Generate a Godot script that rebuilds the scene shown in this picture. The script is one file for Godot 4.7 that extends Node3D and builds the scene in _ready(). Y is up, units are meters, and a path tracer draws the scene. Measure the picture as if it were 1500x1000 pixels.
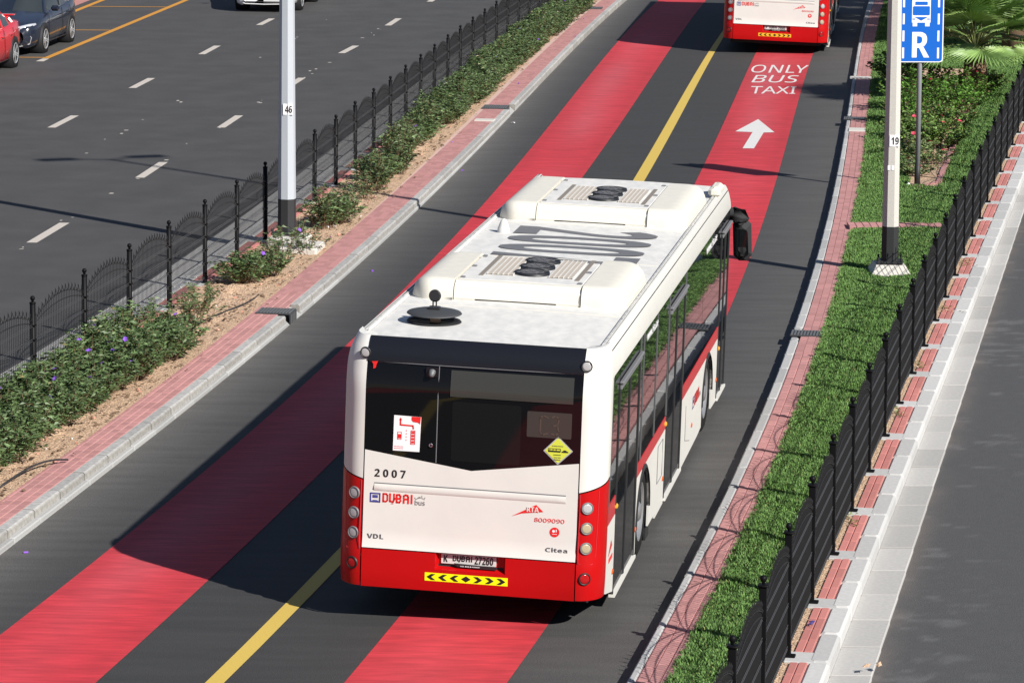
extends Node3D
# A dual carriageway with bus lanes seen from a footbridge. World: x right, y up, depth d = -z. Metres.

var rng := RandomNumberGenerator.new()
var M := {}
var used := {}
const KL := 0.14     # height of the left median
const KR := 0.15     # height of the right median

# surveyed edges of the street: x = a t^3 + b t^2 + c t + e with t = (d - 60) / 30, straight on past the surveyed depths
var CURVES := {
	"LkerbFoot": [0.3263, -0.6823, 3.7116, -1.7036, 41.1, 102.6],
	"LkerbIn": [0.3645, -0.6846, 3.7505, -1.8678, 40.3, 100.9],
	"LpavIn": [0.4234, -0.6916, 3.6019, -2.2912, 40.4, 99.3],
	"Lfence": [0.7667, -0.9882, 3.7708, -3.4513, 42.7, 86.4],
	"redL0": [0.4241, -0.7246, 3.5681, -0.6681, 33.2, 102.7],
	"redL1": [0.2940, -0.6358, 3.7078, 0.6723, 31.5, 102.8],
	"yel0": [0.4097, -0.6227, 3.6090, 1.6389, 31.5, 93.1],
	"yel1": [0.3736, -0.6725, 3.6335, 1.8436, 31.5, 91.8],
	"redR0": [0.3097, -0.5503, 3.6609, 2.7708, 31.6, 87.0],
	"redR1": [0.4482, -0.5909, 3.5134, 4.2354, 31.6, 87.1],
	"RkerbTop": [0.2995, -0.5640, 3.6156, 5.3113, 31.1, 101.5],
	"RkerbIn": [0.3825, -0.6080, 3.5518, 5.4348, 34.1, 101.5],
	"RpavIn": [0.3279, -0.6028, 3.6164, 5.7637, 32.0, 101.5],
	"Rfence": [0.0, 0.0257, 5.7549, 7.8830, 32.1, 71.3],
	"Rtile": [0.0, 0.0257, 5.7549, 8.0863, 31.8, 71.3],
	"RkerbEdge": [0.0, 0.0257, 5.7949, 8.3250, 31.1, 71.3],
	"Rgutter": [0.0, 0.0257, 5.6149, 8.5413, 31.7, 71.3],
	"park1": [0.0, 0.0, 3.4754, -14.0034, 85.1, 101.5],
	"park2": [0.0, 0.0, 3.0442, -15.7169, 97.6, 101.2],
}

func cx(n: String, d: float) -> float:
	var c: Array = CURVES[n]
	var e: float = clampf(d, c[4], c[5])
	var t := (e - 60.0) / 30.0
	var x: float = ((c[0] * t + c[1]) * t + c[2]) * t + c[3]
	var s: float = ((3.0 * c[0] * t + 2.0 * c[1]) * t + c[2]) / 30.0
	return x + s * (d - e)

func cyaw(n: String, d: float) -> float:   # rotation about y that turns -z along the curve
	return -atan2(cx(n, d + 0.3) - cx(n, d - 0.3), 0.6)

func W(x: float, y: float, d: float) -> Vector3:
	return Vector3(x, y, -d)

func lin(r: float, g: float, b: float) -> Color:
	return Color(r, g, b).linear_to_srgb()

# ---------------------------------------------------------------- materials
func mat(n: String, c: Color, rough := 0.6, metal := 0.0) -> StandardMaterial3D:
	var m := StandardMaterial3D.new()
	m.resource_name = n
	m.albedo_color = c
	m.roughness = rough
	m.metallic = metal
	M[n] = m
	return m

func noise_tex(freq: float, lo: float, hi: float, oct := 4, size := 512, sd := 1, tint := Color(1, 1, 1), kind := FastNoiseLite.TYPE_SIMPLEX_SMOOTH, mid := 0.5) -> NoiseTexture2D:
	var n := FastNoiseLite.new()
	n.noise_type = kind
	n.seed = sd
	n.frequency = freq
	n.fractal_octaves = oct
	var t := NoiseTexture2D.new()
	t.width = size
	t.height = size
	t.seamless = true
	t.noise = n
	var g := Gradient.new()
	g.set_color(0, lin(lo, lo, lo))
	g.set_color(1, lin(hi * tint.r, hi * tint.g, hi * tint.b))
	if mid != 0.5:
		var mm := (lo + hi) * 0.5
		g.add_point(mid, lin(mm, mm, mm))
	t.color_ramp = g
	return t

func normal_tex(freq: float, strength: float, size := 512, sd := 3, oct := 3) -> NoiseTexture2D:
	var n := FastNoiseLite.new()
	n.seed = sd
	n.frequency = freq
	n.fractal_octaves = oct
	var t := NoiseTexture2D.new()
	t.width = size
	t.height = size
	t.seamless = true
	t.as_normal_map = true
	t.bump_strength = strength
	t.noise = n
	return t

func world_grain(m: StandardMaterial3D, tex: Texture2D, metres: float, nrm: Texture2D = null, nscale := 1.0) -> void:
	m.albedo_texture = tex
	m.uv1_triplanar = true
	m.uv1_world_triplanar = true
	m.uv1_scale = Vector3.ONE / metres
	if nrm:
		m.normal_enabled = true
		m.normal_texture = nrm
		m.normal_scale = nscale

func coarse(m: StandardMaterial3D, tex: Texture2D, sc: Vector3) -> void:
	m.detail_enabled = true
	m.detail_blend_mode = BaseMaterial3D.BLEND_MODE_MUL
	m.detail_albedo = tex
	m.detail_uv_layer = BaseMaterial3D.DETAIL_UV_2
	m.uv2_triplanar = true
	m.uv2_world_triplanar = true
	m.uv2_scale = sc

func make_materials() -> void:
	var grain := noise_tex(0.16, 0.52, 1.0, 4, 1024, 5)
	var grain_n := normal_tex(0.3, 3.0, 1024, 6)
	var blotch := noise_tex(0.012, 0.72, 1.0, 5, 512, 9)
	var streak := noise_tex(0.02, 0.72, 1.0, 5, 512, 12)
	var fine := noise_tex(0.12, 0.78, 1.0, 4, 512, 21)
	var dirt := noise_tex(0.015, 0.78, 1.0, 5, 512, 33, Color(1, 0.985, 0.955))
	var m := mat("asphalt", lin(0.087, 0.084, 0.085), 0.86)
	world_grain(m, grain, 4.0, grain_n, 0.5)
	coarse(m, blotch, Vector3(0.12, 0.12, 0.12))
	m = mat("asphalt_bus", lin(0.170, 0.166, 0.166), 0.82)
	world_grain(m, grain, 4.0, grain_n, 0.5)
	coarse(m, streak, Vector3(0.05, 0.3, 0.32))
	m.vertex_color_use_as_albedo = true
	m = mat("asphalt_right", lin(0.196, 0.194, 0.200), 0.86)
	world_grain(m, grain, 4.0, grain_n, 0.5)
	coarse(m, noise_tex(0.03, 0.88, 1.0, 4, 512, 13), Vector3(0.3, 0.3, 0.3))
	m.vertex_color_use_as_albedo = true
	m = mat("red_paint", lin(0.74, 0.105, 0.136), 0.75)
	m.albedo_texture = noise_tex(0.03, 0.66, 1.0, 5, 512, 41)
	m.uv1_scale = Vector3(0.11, 0.8, 1)
	coarse(m, noise_tex(0.02, 0.72, 1.0, 4, 512, 43), Vector3(0.08, 0.3, 0.35))
	m.vertex_color_use_as_albedo = true
	m = mat("yellow_paint", lin(0.64, 0.45, 0.09), 0.7)
	world_grain(m, fine, 1.5)
	m = mat("orange_paint", lin(0.60, 0.27, 0.03), 0.7)
	world_grain(m, fine, 1.5)
	m = mat("white_paint", lin(0.74, 0.72, 0.70), 0.7)
	world_grain(m, noise_tex(0.09, 0.72, 1.0, 4, 512, 23), 1.5)
	m = mat("old_white_paint", lin(0.62, 0.56, 0.50), 0.75)
	world_grain(m, noise_tex(0.12, 0.62, 1.0, 4, 512, 25), 1.5)
	var conc := noise_tex(0.03, 0.82, 1.0, 4, 512, 51, Color(1, 0.99, 0.97))
	var conc_n := normal_tex(0.15, 0.6, 512, 52)
	for k in 3:
		var s: float = [1.0, 0.9, 1.08][k]
		m = mat("concrete%d" % k, lin(0.50 * s, 0.497 * s, 0.495 * s), 0.9)
		world_grain(m, conc, 1.1, conc_n, 0.4)
		m = mat("kerb%d" % k, lin(0.40 * s, 0.40 * s, 0.40 * s), 0.9)
		world_grain(m, conc, 1.1, conc_n, 0.4)
		m = mat("grimy%d" % k, lin(0.49 * s, 0.485 * s, 0.475 * s), 0.92)
		world_grain(m, noise_tex(0.02, 0.55, 1.0, 5, 512, 55, Color(1, 0.98, 0.95)), 0.9, conc_n, 0.6)
		m.vertex_color_use_as_albedo = true
		m = mat("gutter%d" % k, lin(0.455 * s, 0.443 * s, 0.43 * s), 0.9)
		world_grain(m, conc, 0.9, conc_n, 0.4)
		m = mat("brick%d" % k, lin(0.47 * s, 0.225 * s, 0.215 * s), 0.9)
		world_grain(m, fine, 0.8)
		m = mat("tile%d" % k, lin(0.51 * s, 0.19 * s, 0.17 * s), 0.88)
		world_grain(m, fine, 0.8)
	m = mat("mortar", lin(0.54, 0.37, 0.32), 0.95)
	m = mat("dark_mortar", lin(0.30, 0.10, 0.10), 0.95)
	m = mat("soil", lin(0.74, 0.50, 0.33), 0.98)
	world_grain(m, noise_tex(0.04, 0.45, 1.0, 5, 512, 61), 1.9, normal_tex(0.1, 6.0, 512, 62, 5), 1.0)
	m = mat("ground", lin(0.36, 0.30, 0.23), 0.95)
	world_grain(m, blotch, 9.0)
	m = mat("turf_base", lin(0.035, 0.06, 0.018), 0.98)
	world_grain(m, fine, 0.7)
	m = mat("grass", Color.WHITE, 0.75)
	m.vertex_color_use_as_albedo = true
	m.backlight_enabled = true
	m.backlight = lin(0.05, 0.1, 0.02)
	m = mat("leaf", Color.WHITE, 0.5)
	m.vertex_color_use_as_albedo = true
	m.backlight_enabled = true
	m.backlight = lin(0.05, 0.09, 0.02)
	m = mat("stem", lin(0.20, 0.13, 0.08), 0.9)
	m = mat("purple_petal", lin(0.22, 0.07, 0.55), 0.6)
	m = mat("red_petal", lin(0.62, 0.04, 0.10), 0.6)
	m = mat("black_steel", lin(0.005, 0.005, 0.006), 0.5)
	m.metallic_specular = 0.25
	m = mat("wire_steel", lin(0.012, 0.012, 0.013), 0.6)
	m = mat("rail_steel", lin(0.085, 0.085, 0.09), 0.5, 0.2)
	m = mat("galvanised", lin(0.47, 0.51, 0.555), 0.6, 0.0)
	world_grain(m, noise_tex(0.1, 0.8, 1.0, 4, 512, 71), 0.6)
	m = mat("cream_pole", lin(0.57, 0.55, 0.51), 0.6)
	world_grain(m, noise_tex(0.04, 0.82, 1.0, 4, 512, 72), 0.8)
	mat("grey_tube", lin(0.23, 0.24, 0.26), 0.5, 0.0)
	mat("pole_black", lin(0.02, 0.021, 0.023), 0.6)
	m = mat("block", lin(0.60, 0.57, 0.53), 0.9)
	world_grain(m, conc, 0.7, conc_n, 0.6)
	mat("iron", lin(0.06, 0.062, 0.066), 0.6, 0.3)
	mat("iron_light", lin(0.14, 0.145, 0.15), 0.55, 0.3)
	# bus
	m = mat("bus_white", lin(0.72, 0.71, 0.675), 0.38)
	m.albedo_texture = noise_tex(0.006, 0.93, 1.0, 5, 512, 83, Color(1, 0.99, 0.975))
	m.uv1_triplanar = true
	m.uv1_scale = Vector3(0.5, 0.5, 0.5)
	m = mat("roof_white", lin(0.78, 0.775, 0.765), 0.55)
	world_grain(m, noise_tex(0.03, 0.90, 1.0, 5, 512, 81, Color(1, 0.985, 0.96)), 1.7)
	coarse(m, dirt, Vector3(0.8, 0.8, 0.35))
	m = mat("cream_plastic", lin(0.72, 0.69, 0.62), 0.45)
	world_grain(m, noise_tex(0.015, 0.90, 1.0, 4, 512, 82, Color(1, 0.985, 0.95)), 1.3)
	m = mat("bus_red", lin(0.44, 0.004, 0.005), 0.32)
	m.metallic_specular = 0.4
	mat("stripe_red", lin(0.52, 0.035, 0.045), 0.3)
	mat("shell_black", lin(0.012, 0.012, 0.014), 0.7)
	mat("rubber", lin(0.018, 0.018, 0.02), 0.8)
	m = mat("tyre", lin(0.014, 0.0135, 0.0135), 0.85)
	m.metallic_specular = 0.3
	m = mat("window_glass", lin(0.006, 0.007, 0.008), 0.02)
	m.metallic_specular = 0.46
	m.normal_enabled = true
	m.normal_texture = normal_tex(0.008, 0.5, 512, 91, 2)
	m.normal_scale = 0.05
	m.uv1_triplanar = true
	m.uv1_scale = Vector3(0.5, 0.5, 0.5)
	m = mat("rear_glass", lin(0.004, 0.0042, 0.005), 0.03)
	m.metallic_specular = 0.42
	m.normal_enabled = true
	m.normal_texture = M["window_glass"].normal_texture
	m.normal_scale = 0.05
	m.uv1_triplanar = true
	m.uv1_scale = Vector3(0.4, 0.4, 0.4)
	m = mat("rear_pane", lin(0.0075, 0.008, 0.0085), 0.04)
	m.metallic_specular = 0.42
	mat("visor", lin(0.006, 0.0065, 0.010), 0.35)
	mat("display_glass", lin(0.040, 0.040, 0.036), 0.12)
	mat("display_dots", lin(0.075, 0.055, 0.045), 0.3)
	mat("mullion", lin(0.11, 0.115, 0.12), 0.5)
	mat("door_glass", lin(0.022, 0.022, 0.024), 0.12)
	mat("frame_black", lin(0.02, 0.02, 0.022), 0.35)
	mat("grille", lin(0.46, 0.41, 0.36), 0.7)
	mat("grille_dark", lin(0.20, 0.175, 0.15), 0.8)
	mat("fan_black", lin(0.012, 0.013, 0.016), 0.5)
	mat("ink_grey", lin(0.10, 0.10, 0.11), 0.6)
	mat("ink_roof", lin(0.135, 0.135, 0.145), 0.6)
	mat("ink_black", lin(0.012, 0.012, 0.013), 0.5)
	mat("ink_soft", lin(0.16, 0.16, 0.17), 0.5)
	mat("ink_blue", lin(0.06, 0.06, 0.26), 0.4)
	mat("ink_red", lin(0.72, 0.02, 0.02), 0.4)
	mat("ink_white", lin(0.85, 0.85, 0.86), 0.5)
	mat("sticker_yellow", lin(0.62, 0.66, 0.06), 0.5)
	mat("chevron_yellow", lin(0.86, 0.86, 0.0), 0.5)
	mat("chevron_orange", lin(0.80, 0.44, 0.02), 0.5)
	mat("plate_white", lin(0.62, 0.60, 0.58), 0.45)
	m = mat("lamp_clear", lin(0.55, 0.55, 0.56), 0.25)
	world_grain(m, noise_tex(0.25, 0.55, 1.0, 2, 256, 95), 0.12)
	m = mat("lamp_amber", lin(0.55, 0.46, 0.30), 0.25)
	world_grain(m, noise_tex(0.25, 0.55, 1.0, 2, 256, 96), 0.12)
	mat("lamp_red", lin(0.38, 0.01, 0.012), 0.15)
	mat("lamp_orange", lin(0.65, 0.30, 0.03), 0.25)
	mat("marker_orange", lin(0.60, 0.10, 0.02), 0.3)
	mat("chrome", lin(0.72, 0.72, 0.74), 0.18, 1.0)
	mat("rim_steel", lin(0.45, 0.45, 0.46), 0.35, 0.7)
	mat("alloy", lin(0.62, 0.63, 0.65), 0.3, 0.6)
	# cars
	for a in [["car_red", lin(0.62, 0.012, 0.016)], ["car_dark", lin(0.014, 0.018, 0.032)], ["car_white", lin(0.82, 0.82, 0.82)]]:
		m = mat(a[0], a[1], 0.25)
		m.clearcoat_enabled = true
		m.clearcoat = 1.0
		m.clearcoat_roughness = 0.04
	m = mat("car_glass", lin(0.03, 0.035, 0.035), 0.03)
	m.metallic_specular = 0.7
	mat("headlamp", lin(0.7, 0.72, 0.75), 0.1, 0.4)
	mat("grille_black", lin(0.02, 0.02, 0.022), 0.4)
	mat("bumper_grey", lin(0.09, 0.09, 0.10), 0.4, 0.3)
	mat("sign_blue", lin(0.002, 0.12, 0.55), 0.4)
	mat("sign_back", lin(0.35, 0.36, 0.37), 0.5, 0.5)
	mat("hose", lin(0.03, 0.03, 0.033), 0.5)
	mat("twig", lin(0.16, 0.10, 0.06), 0.9)
	mat("rubble", lin(0.62, 0.30, 0.22), 0.9)
	mat("paper", lin(0.75, 0.75, 0.78), 0.6)

# ---------------------------------------------------------------- scene tree helpers
func numbered(n: String) -> String:
	if not used.has(n):
		used[n] = 0
		return n
	used[n] += 1
	return "%s_%03d" % [n, used[n]]

func thing(n: String, label: String, category: String, at := Transform3D(), group := "") -> Node3D:
	var o := Node3D.new()
	o.name = numbered(n)
	add_child(o, true)
	o.transform = at
	tag(o, label, category, group)
	return o

func tag(o: Node3D, label: String, category: String, group := "") -> Node3D:
	o.set_meta("label", label)
	o.set_meta("category", category)
	if group != "":
		o.set_meta("group", group)
	return o

func setting(n: String, label := "") -> Node3D:
	var o := Node3D.new()
	o.name = numbered(n)
	add_child(o, true)
	o.set_meta("kind", "structure")
	if label != "":
		o.set_meta("label", label)
	return o

func copy_of(src: Node3D, label: String, at: Transform3D) -> Node3D:
	var o: Node3D = src.duplicate()
	o.name = numbered(str(src.name).rstrip("0123456789").trim_suffix("_"))
	add_child(o, true)
	o.transform = at
	o.set_meta("label", label)
	return o

func child_name(par: Node, n: String) -> String:
	if not par.has_node(n):
		return n
	var k: int = int(par.get_meta("_n_" + n, 0)) + 1
	par.set_meta("_n_" + n, k)
	return "%s_%03d" % [n, k]

func put(n: String, mesh: Mesh, m: Variant, par: Node3D = null, at := Transform3D()) -> MeshInstance3D:
	var o := MeshInstance3D.new()
	o.mesh = mesh
	if m != null:
		o.material_override = M[m] if m is String else m
	if par == null:
		o.name = numbered(n)
		add_child(o, true)
	else:
		o.name = child_name(par, n)
		par.add_child(o, true)
	o.transform = at
	return o

func clean_meta(o: Node) -> void:
	for k in o.get_meta_list():
		if str(k).begins_with("_n_"):
			o.remove_meta(k)
	for c in o.get_children():
		clean_meta(c)

# ---------------------------------------------------------------- mesh helpers
func st0(smooth := false) -> SurfaceTool:
	var s := SurfaceTool.new()
	s.begin(Mesh.PRIMITIVE_TRIANGLES)
	s.set_smooth_group(0 if smooth else -1)
	return s

func done(s: SurfaceTool) -> ArrayMesh:
	s.generate_normals()
	return s.commit()

func tri(s: SurfaceTool, a: Vector3, b: Vector3, c: Vector3) -> void:
	s.add_vertex(a)
	s.add_vertex(b)
	s.add_vertex(c)

func quad(s: SurfaceTool, a: Vector3, b: Vector3, c: Vector3, d: Vector3) -> void:
	tri(s, a, b, c)
	tri(s, a, c, d)

func box(s: SurfaceTool, c: Vector3, sz: Vector3, t := Transform3D()) -> void:
	var h := sz * 0.5
	var p: Array[Vector3] = []
	for k in 8:
		p.append(t * (c + Vector3(h.x if k & 1 else -h.x, h.y if k & 2 else -h.y, h.z if k & 4 else -h.z)))
	for f in [[0, 2, 3, 1], [5, 7, 6, 4], [4, 6, 2, 0], [1, 3, 7, 5], [2, 6, 7, 3], [4, 0, 1, 5]]:
		quad(s, p[f[0]], p[f[1]], p[f[2]], p[f[3]])

func cbox(s: SurfaceTool, c: Vector3, sz: Vector3, b: float, t := Transform3D()) -> void:   # box with chamfered upper and vertical edges
	var h := sz * 0.5
	b = minf(b, minf(h.x, minf(h.y, h.z)) * 0.98)
	var ring := func(hx: float, hz: float, y: float, bb: float) -> Array:
		var q := []
		for v in [[hx - bb, hz], [hx, hz - bb], [hx, -hz + bb], [hx - bb, -hz], [-hx + bb, -hz], [-hx, -hz + bb], [-hx, hz - bb], [-hx + bb, hz]]:
			q.append(t * (c + Vector3(v[0], y, v[1])))
		return q
	var rs := [ring.call(h.x - b, h.z - b, -h.y, b), ring.call(h.x, h.z, -h.y + b, b), ring.call(h.x, h.z, h.y - b, b), ring.call(h.x - b, h.z - b, h.y, b)]
	for r in 3:
		for k in 8:
			var k2 := (k + 1) % 8
			quad(s, rs[r][k], rs[r + 1][k], rs[r + 1][k2], rs[r][k2])
	for k in range(1, 7):
		tri(s, rs[3][0], rs[3][k + 1], rs[3][k])
		tri(s, rs[0][0], rs[0][k], rs[0][k + 1])

func tube(s: SurfaceTool, pts: Array, r: Variant, sides := 6, caps := true) -> void:
	var rings := []
	for i in pts.size():
		var a: Vector3 = pts[maxi(i - 1, 0)]
		var b: Vector3 = pts[mini(i + 1, pts.size() - 1)]
		var d := (b - a).normalized()
		var u := d.cross(Vector3(0.31, 0.87, 0.38)).normalized()
		if absf(d.y) > 0.95:
			u = d.cross(Vector3(0, 0, 1)).normalized()
		var v := d.cross(u)
		var rr: float = r[i] if r is Array else r
		var q := []
		for k in sides:
			var an := TAU * (k + 0.5) / sides
			q.append(pts[i] + (u * cos(an) + v * sin(an)) * rr)
		rings.append(q)
	for i in rings.size() - 1:
		for k in sides:
			var k2 := (k + 1) % sides
			quad(s, rings[i][k], rings[i][k2], rings[i + 1][k2], rings[i + 1][k])
	if caps:
		for k in range(1, sides - 1):
			tri(s, rings[0][0], rings[0][k + 1], rings[0][k])
			tri(s, rings[-1][0], rings[-1][k], rings[-1][k + 1])

func lathe(s: SurfaceTool, prof: Array, n: int, t := Transform3D()) -> void:   # profile of Vector2(radius, y) turned about y
	for i in prof.size() - 1:
		for k in n:
			var a := TAU * k / n
			var b := TAU * (k + 1) / n
			var p0 := t * Vector3(prof[i].x * cos(a), prof[i].y, prof[i].x * sin(a))
			var p1 := t * Vector3(prof[i].x * cos(b), prof[i].y, prof[i].x * sin(b))
			var p2 := t * Vector3(prof[i + 1].x * cos(b), prof[i + 1].y, prof[i + 1].x * sin(b))
			var p3 := t * Vector3(prof[i + 1].x * cos(a), prof[i + 1].y, prof[i + 1].x * sin(a))
			if prof[i].x > 0.0001:
				tri(s, p0, p1, p2)
			if prof[i + 1].x > 0.0001:
				tri(s, p0, p2, p3)

func poly(s: SurfaceTool, pts: Array, t: Transform3D, thick: float) -> void:   # flat outline in the x-y plane of t, front at z = 0, thickness behind it
	var pv := PackedVector2Array(pts)
	var idx := Geometry2D.triangulate_polygon(pv)
	for k in range(0, idx.size(), 3):
		var a := pv[idx[k]]
		var b := pv[idx[k + 1]]
		var c := pv[idx[k + 2]]
		tri(s, t * Vector3(a.x, a.y, 0), t * Vector3(b.x, b.y, 0), t * Vector3(c.x, c.y, 0))
	if thick > 0.0:
		for k in pv.size():
			var a := pv[k]
			var b := pv[(k + 1) % pv.size()]
			quad(s, t * Vector3(a.x, a.y, 0), t * Vector3(b.x, b.y, 0), t * Vector3(b.x, b.y, -thick), t * Vector3(a.x, a.y, -thick))

func rrect(x0: float, y0: float, x1: float, y1: float, r: float, n := 4) -> Array:
	var q := []
	for c in [[x1 - r, y1 - r, 0.0], [x0 + r, y1 - r, 0.25], [x0 + r, y0 + r, 0.5], [x1 - r, y0 + r, 0.75]]:
		for k in n + 1:
			var a: float = TAU * (c[2] + 0.25 * k / n)
			q.append(Vector2(c[0] + r * cos(a), c[1] + r * sin(a)))
	return q

func disc(x: float, y: float, rx: float, ry := -1.0, n := 20) -> Array:
	var q := []
	for k in n:
		q.append(Vector2(x + rx * cos(TAU * k / n), y + (ry if ry > 0.0 else rx) * sin(TAU * k / n)))
	return q

func stroke(s: SurfaceTool, pts: Array, w: float, t: Transform3D) -> void:   # a band of width w along a flat polyline
	for i in pts.size() - 1:
		var a: Vector2 = pts[i]
		var b: Vector2 = pts[i + 1]
		var d := (b - a).normalized() * w * 0.5
		var n := Vector2(-d.y, d.x)
		a -= d * 0.7
		b += d * 0.7
		quad(s, t * Vector3(a.x + n.x, a.y + n.y, 0), t * Vector3(b.x + n.x, b.y + n.y, 0), t * Vector3(b.x - n.x, b.y - n.y, 0), t * Vector3(a.x - n.x, a.y - n.y, 0))

var fonts := {}
func text_mesh(txt: String, height: float, bold := false, depth := 0.002, face := "Droid Sans") -> TextMesh:   # height = height of a capital
	var key := face + str(bold)
	if not fonts.has(key):
		var f := SystemFont.new()
		f.font_names = PackedStringArray([face])
		f.font_weight = 700 if bold else 400
		fonts[key] = f
	var t := TextMesh.new()
	t.text = txt
	t.font = fonts[key]
	t.font_size = 48
	t.pixel_size = height / (48.0 * 0.714)
	t.depth = depth
	t.curve_step = 2.0
	return t

func lettering(par: Node3D, txt: String, x0: float, x1: float, y0: float, y1: float, base: Transform3D, m: String, bold := false, face := "Droid Sans") -> MeshInstance3D:
	# fits a line of capitals into the box x0..x1, y0..y1 of the plane base
	var t := text_mesh(txt, 1.0, bold, 0.02, face)
	var b := t.get_aabb()
	var sx := (x1 - x0) / b.size.x
	var sy := (y1 - y0) / b.size.y
	var c := Vector3((x0 + x1) / 2 - sx * (b.position.x + b.size.x / 2), (y0 + y1) / 2 - sy * (b.position.y + b.size.y / 2), 0)
	return put("lettering", t, m, par, base * Transform3D(Basis.from_scale(Vector3(sx, sy, 0.1)), c))

# ---------------------------------------------------------------- street sheets
func strip(cols: Array, d0: float, d1: float, step: float, shade = null) -> ArrayMesh:
	# cols: [curve, offset, y] across; uv = (metres across, depth)
	var s := st0(true)
	var n := int(ceil((d1 - d0) / step))
	for i in n:
		var da := d0 + (d1 - d0) * i / n
		var db := d0 + (d1 - d0) * (i + 1) / n
		for j in cols.size() - 1:
			var q := []
			for e in [[j, da], [j, db], [j + 1, db], [j + 1, da]]:
				var c: Array = cols[e[0]]
				var x: float = (lerpf(cx(c[0], e[1]), cx(c[3], e[1]), c[4]) if c.size() > 3 else cx(c[0], e[1])) + c[1]
				q.append([W(x, c[2], e[1]), Vector2(x, e[1]), e[0]])
			for k in [0, 1, 2, 0, 2, 3]:
				if shade != null:
					s.set_color(shade.call(float(q[k][2]) / (cols.size() - 1), q[k][1].y))
				s.set_uv(q[k][1])
				s.add_vertex(q[k][0])
	s.generate_normals()
	return s.commit()

func across(a: String, b: String, n: int, y: float) -> Array:
	var q := []
	for k in n + 1:
		q.append([a, 0.0, y, b, float(k) / n])
	return q

func ground_poly(pts: Array, y: float) -> ArrayMesh:   # points (x, depth)
	var s := st0()
	poly(s, pts, Transform3D(Basis(Vector3(1, 0, 0), Vector3(0, 0, -1), Vector3(0, 1, 0)), Vector3(0, y, 0)), 0.0)
	return done(s)

func jit(a: float) -> float:
	return rng.randf_range(-a, a)

# ---------------------------------------------------------------- camera, sky, sun
func make_view() -> void:
	var cam := Camera3D.new()
	cam.name = "camera"
	var p := 0.1172
	var r := -0.0078
	var fwd := Vector3(0, -sin(p), -cos(p))
	var down := Vector3(0, -cos(p), sin(p))
	var rx := Vector3.RIGHT * cos(r) + down * sin(r)
	var dn := -Vector3.RIGHT * sin(r) + down * cos(r)
	cam.transform = Transform3D(Basis(rx, -dn, -fwd), Vector3(0, 8.882, 0))
	cam.projection = Camera3D.PROJECTION_FRUSTUM
	cam.near = 1.0
	cam.far = 6000.0
	cam.size = 1000.0 / 5300.08
	cam.frustum_offset = Vector2(0, -(500.0 - 162.17) / 5300.08)
	add_child(cam)
	cam.current = true
	var env := Environment.new()
	env.background_mode = Environment.BG_SKY
	var sky := Sky.new()
	var sm := ProceduralSkyMaterial.new()
	sm.sky_top_color = lin(0.12, 0.19, 0.34)
	sm.sky_horizon_color = lin(0.44, 0.49, 0.56)
	sm.sky_curve = 0.12
	sm.ground_bottom_color = Color(0.30, 0.27, 0.23)
	sm.ground_horizon_color = Color(0.55, 0.54, 0.52)
	sm.sun_angle_max = 1.0
	sky.sky_material = sm
	env.sky = sky
	env.background_energy_multiplier = 0.55
	env.tonemap_mode = Environment.TONE_MAPPER_LINEAR
	env.tonemap_exposure = 1.4
	env.sdfgi_enabled = true
	env.ssao_enabled = true
	env.ssil_enabled = true
	var we := WorldEnvironment.new()
	we.name = "world_environment"
	we.environment = env
	add_child(we)
	var sun := DirectionalLight3D.new()
	sun.name = "sun"
	sun.light_energy = 1.6
	sun.light_color = Color(1.0, 0.985, 0.955)
	sun.light_angular_distance = 0.53
	sun.shadow_enabled = true
	var az := deg_to_rad(44.6)
	var el := deg_to_rad(35.6)
	var ray := Vector3(-sin(az) * cos(el), -sin(el), -cos(az) * cos(el))
	sun.transform = Transform3D(Basis.looking_at(ray, Vector3.UP), Vector3(30, 40, 10))
	add_child(sun)

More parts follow.
